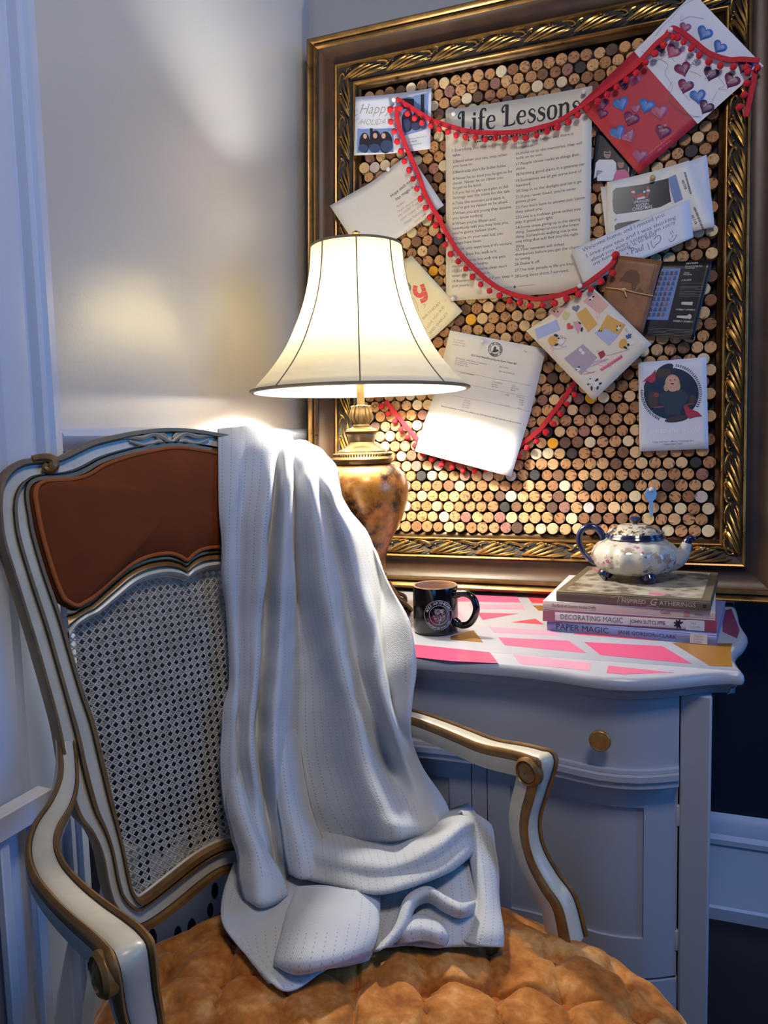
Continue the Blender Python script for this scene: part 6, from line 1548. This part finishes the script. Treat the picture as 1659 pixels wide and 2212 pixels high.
p.text('lettering', INKG, [('Hope you have a Merry Christmas & a', S7(318, 1243), S7(872, 1222), 3.6), ('Happy New Year!', S7(468, 1272), S7(720, 1262), 3.6)], bold=.002)

# ------------------------------------------------------------------ pom-pom garland
M_RIB = mat('red_velvet_tape', rgb(186, 22, 40), .75, bump=(500, .3)); M_POM = mat('red_pompom_wool', rgb(214, 30, 44), .85, bump=(700, .6, .003))
pr = random.Random(21); pomd = []
for k in range(4):
    b = MB(); b.sphere((0, 0, 0), .0066, 14, 9)
    b.v = [tuple(np.array(v) * (1 + pr.uniform(-.09, .09))) for v in b.v]; o = b.build('pom_pom', M_POM, None, angle=180); pomd.append(o.data); bpy.data.objects.remove(o)
def garland(label, pts, spacing=23.0, side=1, skip=(), drop=16.0):
    """pts: (px, py, offset)"""
    P = catmull(np.array(pts, float), 6)
    F_ = np.array([[*onF(x, y, o), o] for x, y, o in P]); c0 = F_[len(F_) // 2]
    g = thing('pom_pom_garland', label, 'garland', F3(*c0))
    wd = .0052; G = []
    for i in range(len(F_)):
        t_ = F_[min(i + 1, len(F_) - 1)] - F_[max(i - 1, 0)]; t_ = t_ / np.linalg.norm(t_); nn = np.array([-t_[1], t_[0], 0])
        q = F_[i]
        G.append([F3(*(q + nn * wd * a)) + FN * h for a, h in ((-1, 0), (-.9, .0012), (0, .0020), (.9, .0012), (1, 0), (.9, -.0010), (-.9, -.0010))])
    b = MB(); b.grid(np.array(G), closed_u=True); b.poly(G[0]); b.poly(G[-1]); b.build('tape', M_RIB, g)
    L_ = arclen(F_, max(2, int(np.sum(np.linalg.norm(np.diff(P[:, :2], axis=0), axis=1)) / spacing) + 1))
    for i, q in enumerate(L_[:-1]):
        if i in skip: continue
        t_ = L_[i + 1] - q; t_ = t_[:2] / np.linalg.norm(t_[:2]); nn = np.array([-t_[1], t_[0]])
        if nn[1] > 0 or (abs(t_[1]) > .75 and nn[0] > 0): nn = -nn
        dv = nrm([*(nn * .8 + np.array([0, -.35])), 0]) * .0145 * (1 + pr.uniform(-.15, .15))
        e = q + dv + np.array([0, 0, .004])
        bb = MB(); bb.tube([F3(*q), F3(*e)], .0009, 5, up=FX); bb.build('thread', M_RIB, g)
        inst('pom_pom', pomd[i % 4], g, F3(*e), (pr.uniform(0, 6), pr.uniform(0, 6), 0), pr.uniform(.9, 1.08))
oo = lambda L_, o: [(x, y, o) for x, y in L_]
garland('red pom-pom garland swagged across the top over the poster heading and red card',
        oo([(1640, 131), (1602, 128), (1574, 129), (1540, 119), (1522, 109), (1499, 90), (1476, 72), (1455, 61), (1446, 66), (1437, 78), (1416, 96)], .036) + oo([(1375, 140)], .034) + oo([(1344, 165), (1308, 191), (1269, 220)], .028) + oo([(1232, 246), (1200, 265), (1167, 275), (1134, 283), (1102, 286), (1072, 287), (1037, 286), (1004, 282), (972, 273), (950, 266), (931, 259), (901, 241), (871, 222), (856, 213)], .020))
garland('red pom-pom garland curving from the photo card down under the poster to the brown booklet',
        oo([(857, 230), (857, 242), (858, 256), (865, 283), (877, 316), (892, 350), (907, 386), (916, 413), (931, 443), (945, 467), (961, 497), (985, 537), (1007, 563), (1031, 586), (1052, 605), (1082, 625), (1112, 637)], .022) + oo([(1142, 643)], .030) + oo([(1160, 646), (1190, 642), (1220, 634), (1259, 618), (1289, 597), (1320, 572)], .036) + [(1330, 556, .036)])
garland('red pom-pom garland hanging behind the utility bill in the lower board',
        oo([(833, 866), (850, 888), (870, 912), (890, 936), (908, 956), (950, 985), (1000, 1000), (1050, 1000), (1100, 980), (1130, 957), (1150, 942), (1172, 922), (1190, 897), (1205, 878), (1228, 846), (1246, 820)], .007))
garland('short red pom-pom garland tail dangling over the gilt edge at the far right', oo([(1632, 150), (1628, 178), (1622, 205), (1616, 232), (1610, 252)], .034), 26)
inst_pp = thing('pom_pom', 'single red pom-pom pinned on the top corner of the brown booklet', 'pom-pom', F3(*onF(1330, 552, .036), .036))
inst('wool_ball', pomd[0], inst_pp, F3(*onF(1330, 552, .036), .040), None, 1.15)
# ------------------------------------------------------------------ pins and key
M_PEARL = mat('pearl_head', rgb(226, 222, 216), .15, coat=.6); M_STEEL = mat('steel', rgb(176, 178, 184), .28, .9); M_WOODP = mat('wooden_pin', rgb(196, 160, 92), .5)
def pin(px, py, off, label, m=M_PEARL, r=.0052, group='pearl pins on the cork board'):
    q = onF(px, py, off); t_ = thing('push_pin', label, 'pin', F3(*q, off), group)
    b = MB(); b.sphere(F3(*q, off + .0045), r, 14, 9); b.build('pin_head', m, t_)
    b = MB(); b.tube([F3(*q, off + .004), F3(*q, off - .012)], .0006, 6, up=FX); b.build('needle', M_STEEL, t_)
pin(852, 217, .022, 'pearl pin holding the Happy Holidays card and both garlands'); pin(840, 367, .013, 'pearl pin on the open greeting card'); pin(981, 248, .010, 'pearl pin in the top left corner of the poster')
pin(1262, 200, .016, 'pearl pin in the top right corner of the poster'); pin(1448, 67, .034, 'pearl pin holding the garland on the valentine card'); pin(979, 646, .013, 'pearl pin in the bottom left corner of the poster')
pin(1043, 738, .024, 'pearl pin on the utility bill beside its round seal'); pin(1253, 619, .038, 'pearl pin behind the garland at the lower right corner of the poster')
pin(1410, 386, .013, 'round yellow wooden pin on top of the photo booth sheet', M_WOODP, .0056, None)
pin(1407, 1057, .008, 'pearl pin holding up the small silver key', M_PEARL, .0055)
kq = onF(1406, 1068, .005); key = thing('key', 'small silver house key hanging from a pin above the teapot', 'key', F3(*kq, .005))
K = lambda x, y: F3(kq[0] + x * 1.2, kq[1] + y * 1.12, .0045)
b = MB(); b.prism([K(x, y) for x, y in ((-.010, .002), (-.006, .012), (.006, .012), (.010, .002), (.008, -.008), (.004, -.012), (-.004, -.012), (-.008, -.008))], FN * .002); b.build('bow', M_STEEL, key, bevel=.0005)
b = MB(); b.prism([K(x, y) for x, y in ((-.003, -.011), (.004, -.011), (.004, -.036), (.0025, -.040), (0, -.040), (-.001, -.036), (-.003, -.033), (-.0015, -.029), (-.003, -.025), (-.0015, -.021), (-.003, -.017))], FN * .0018); b.build('blade', M_STEEL, key, bevel=.0003)
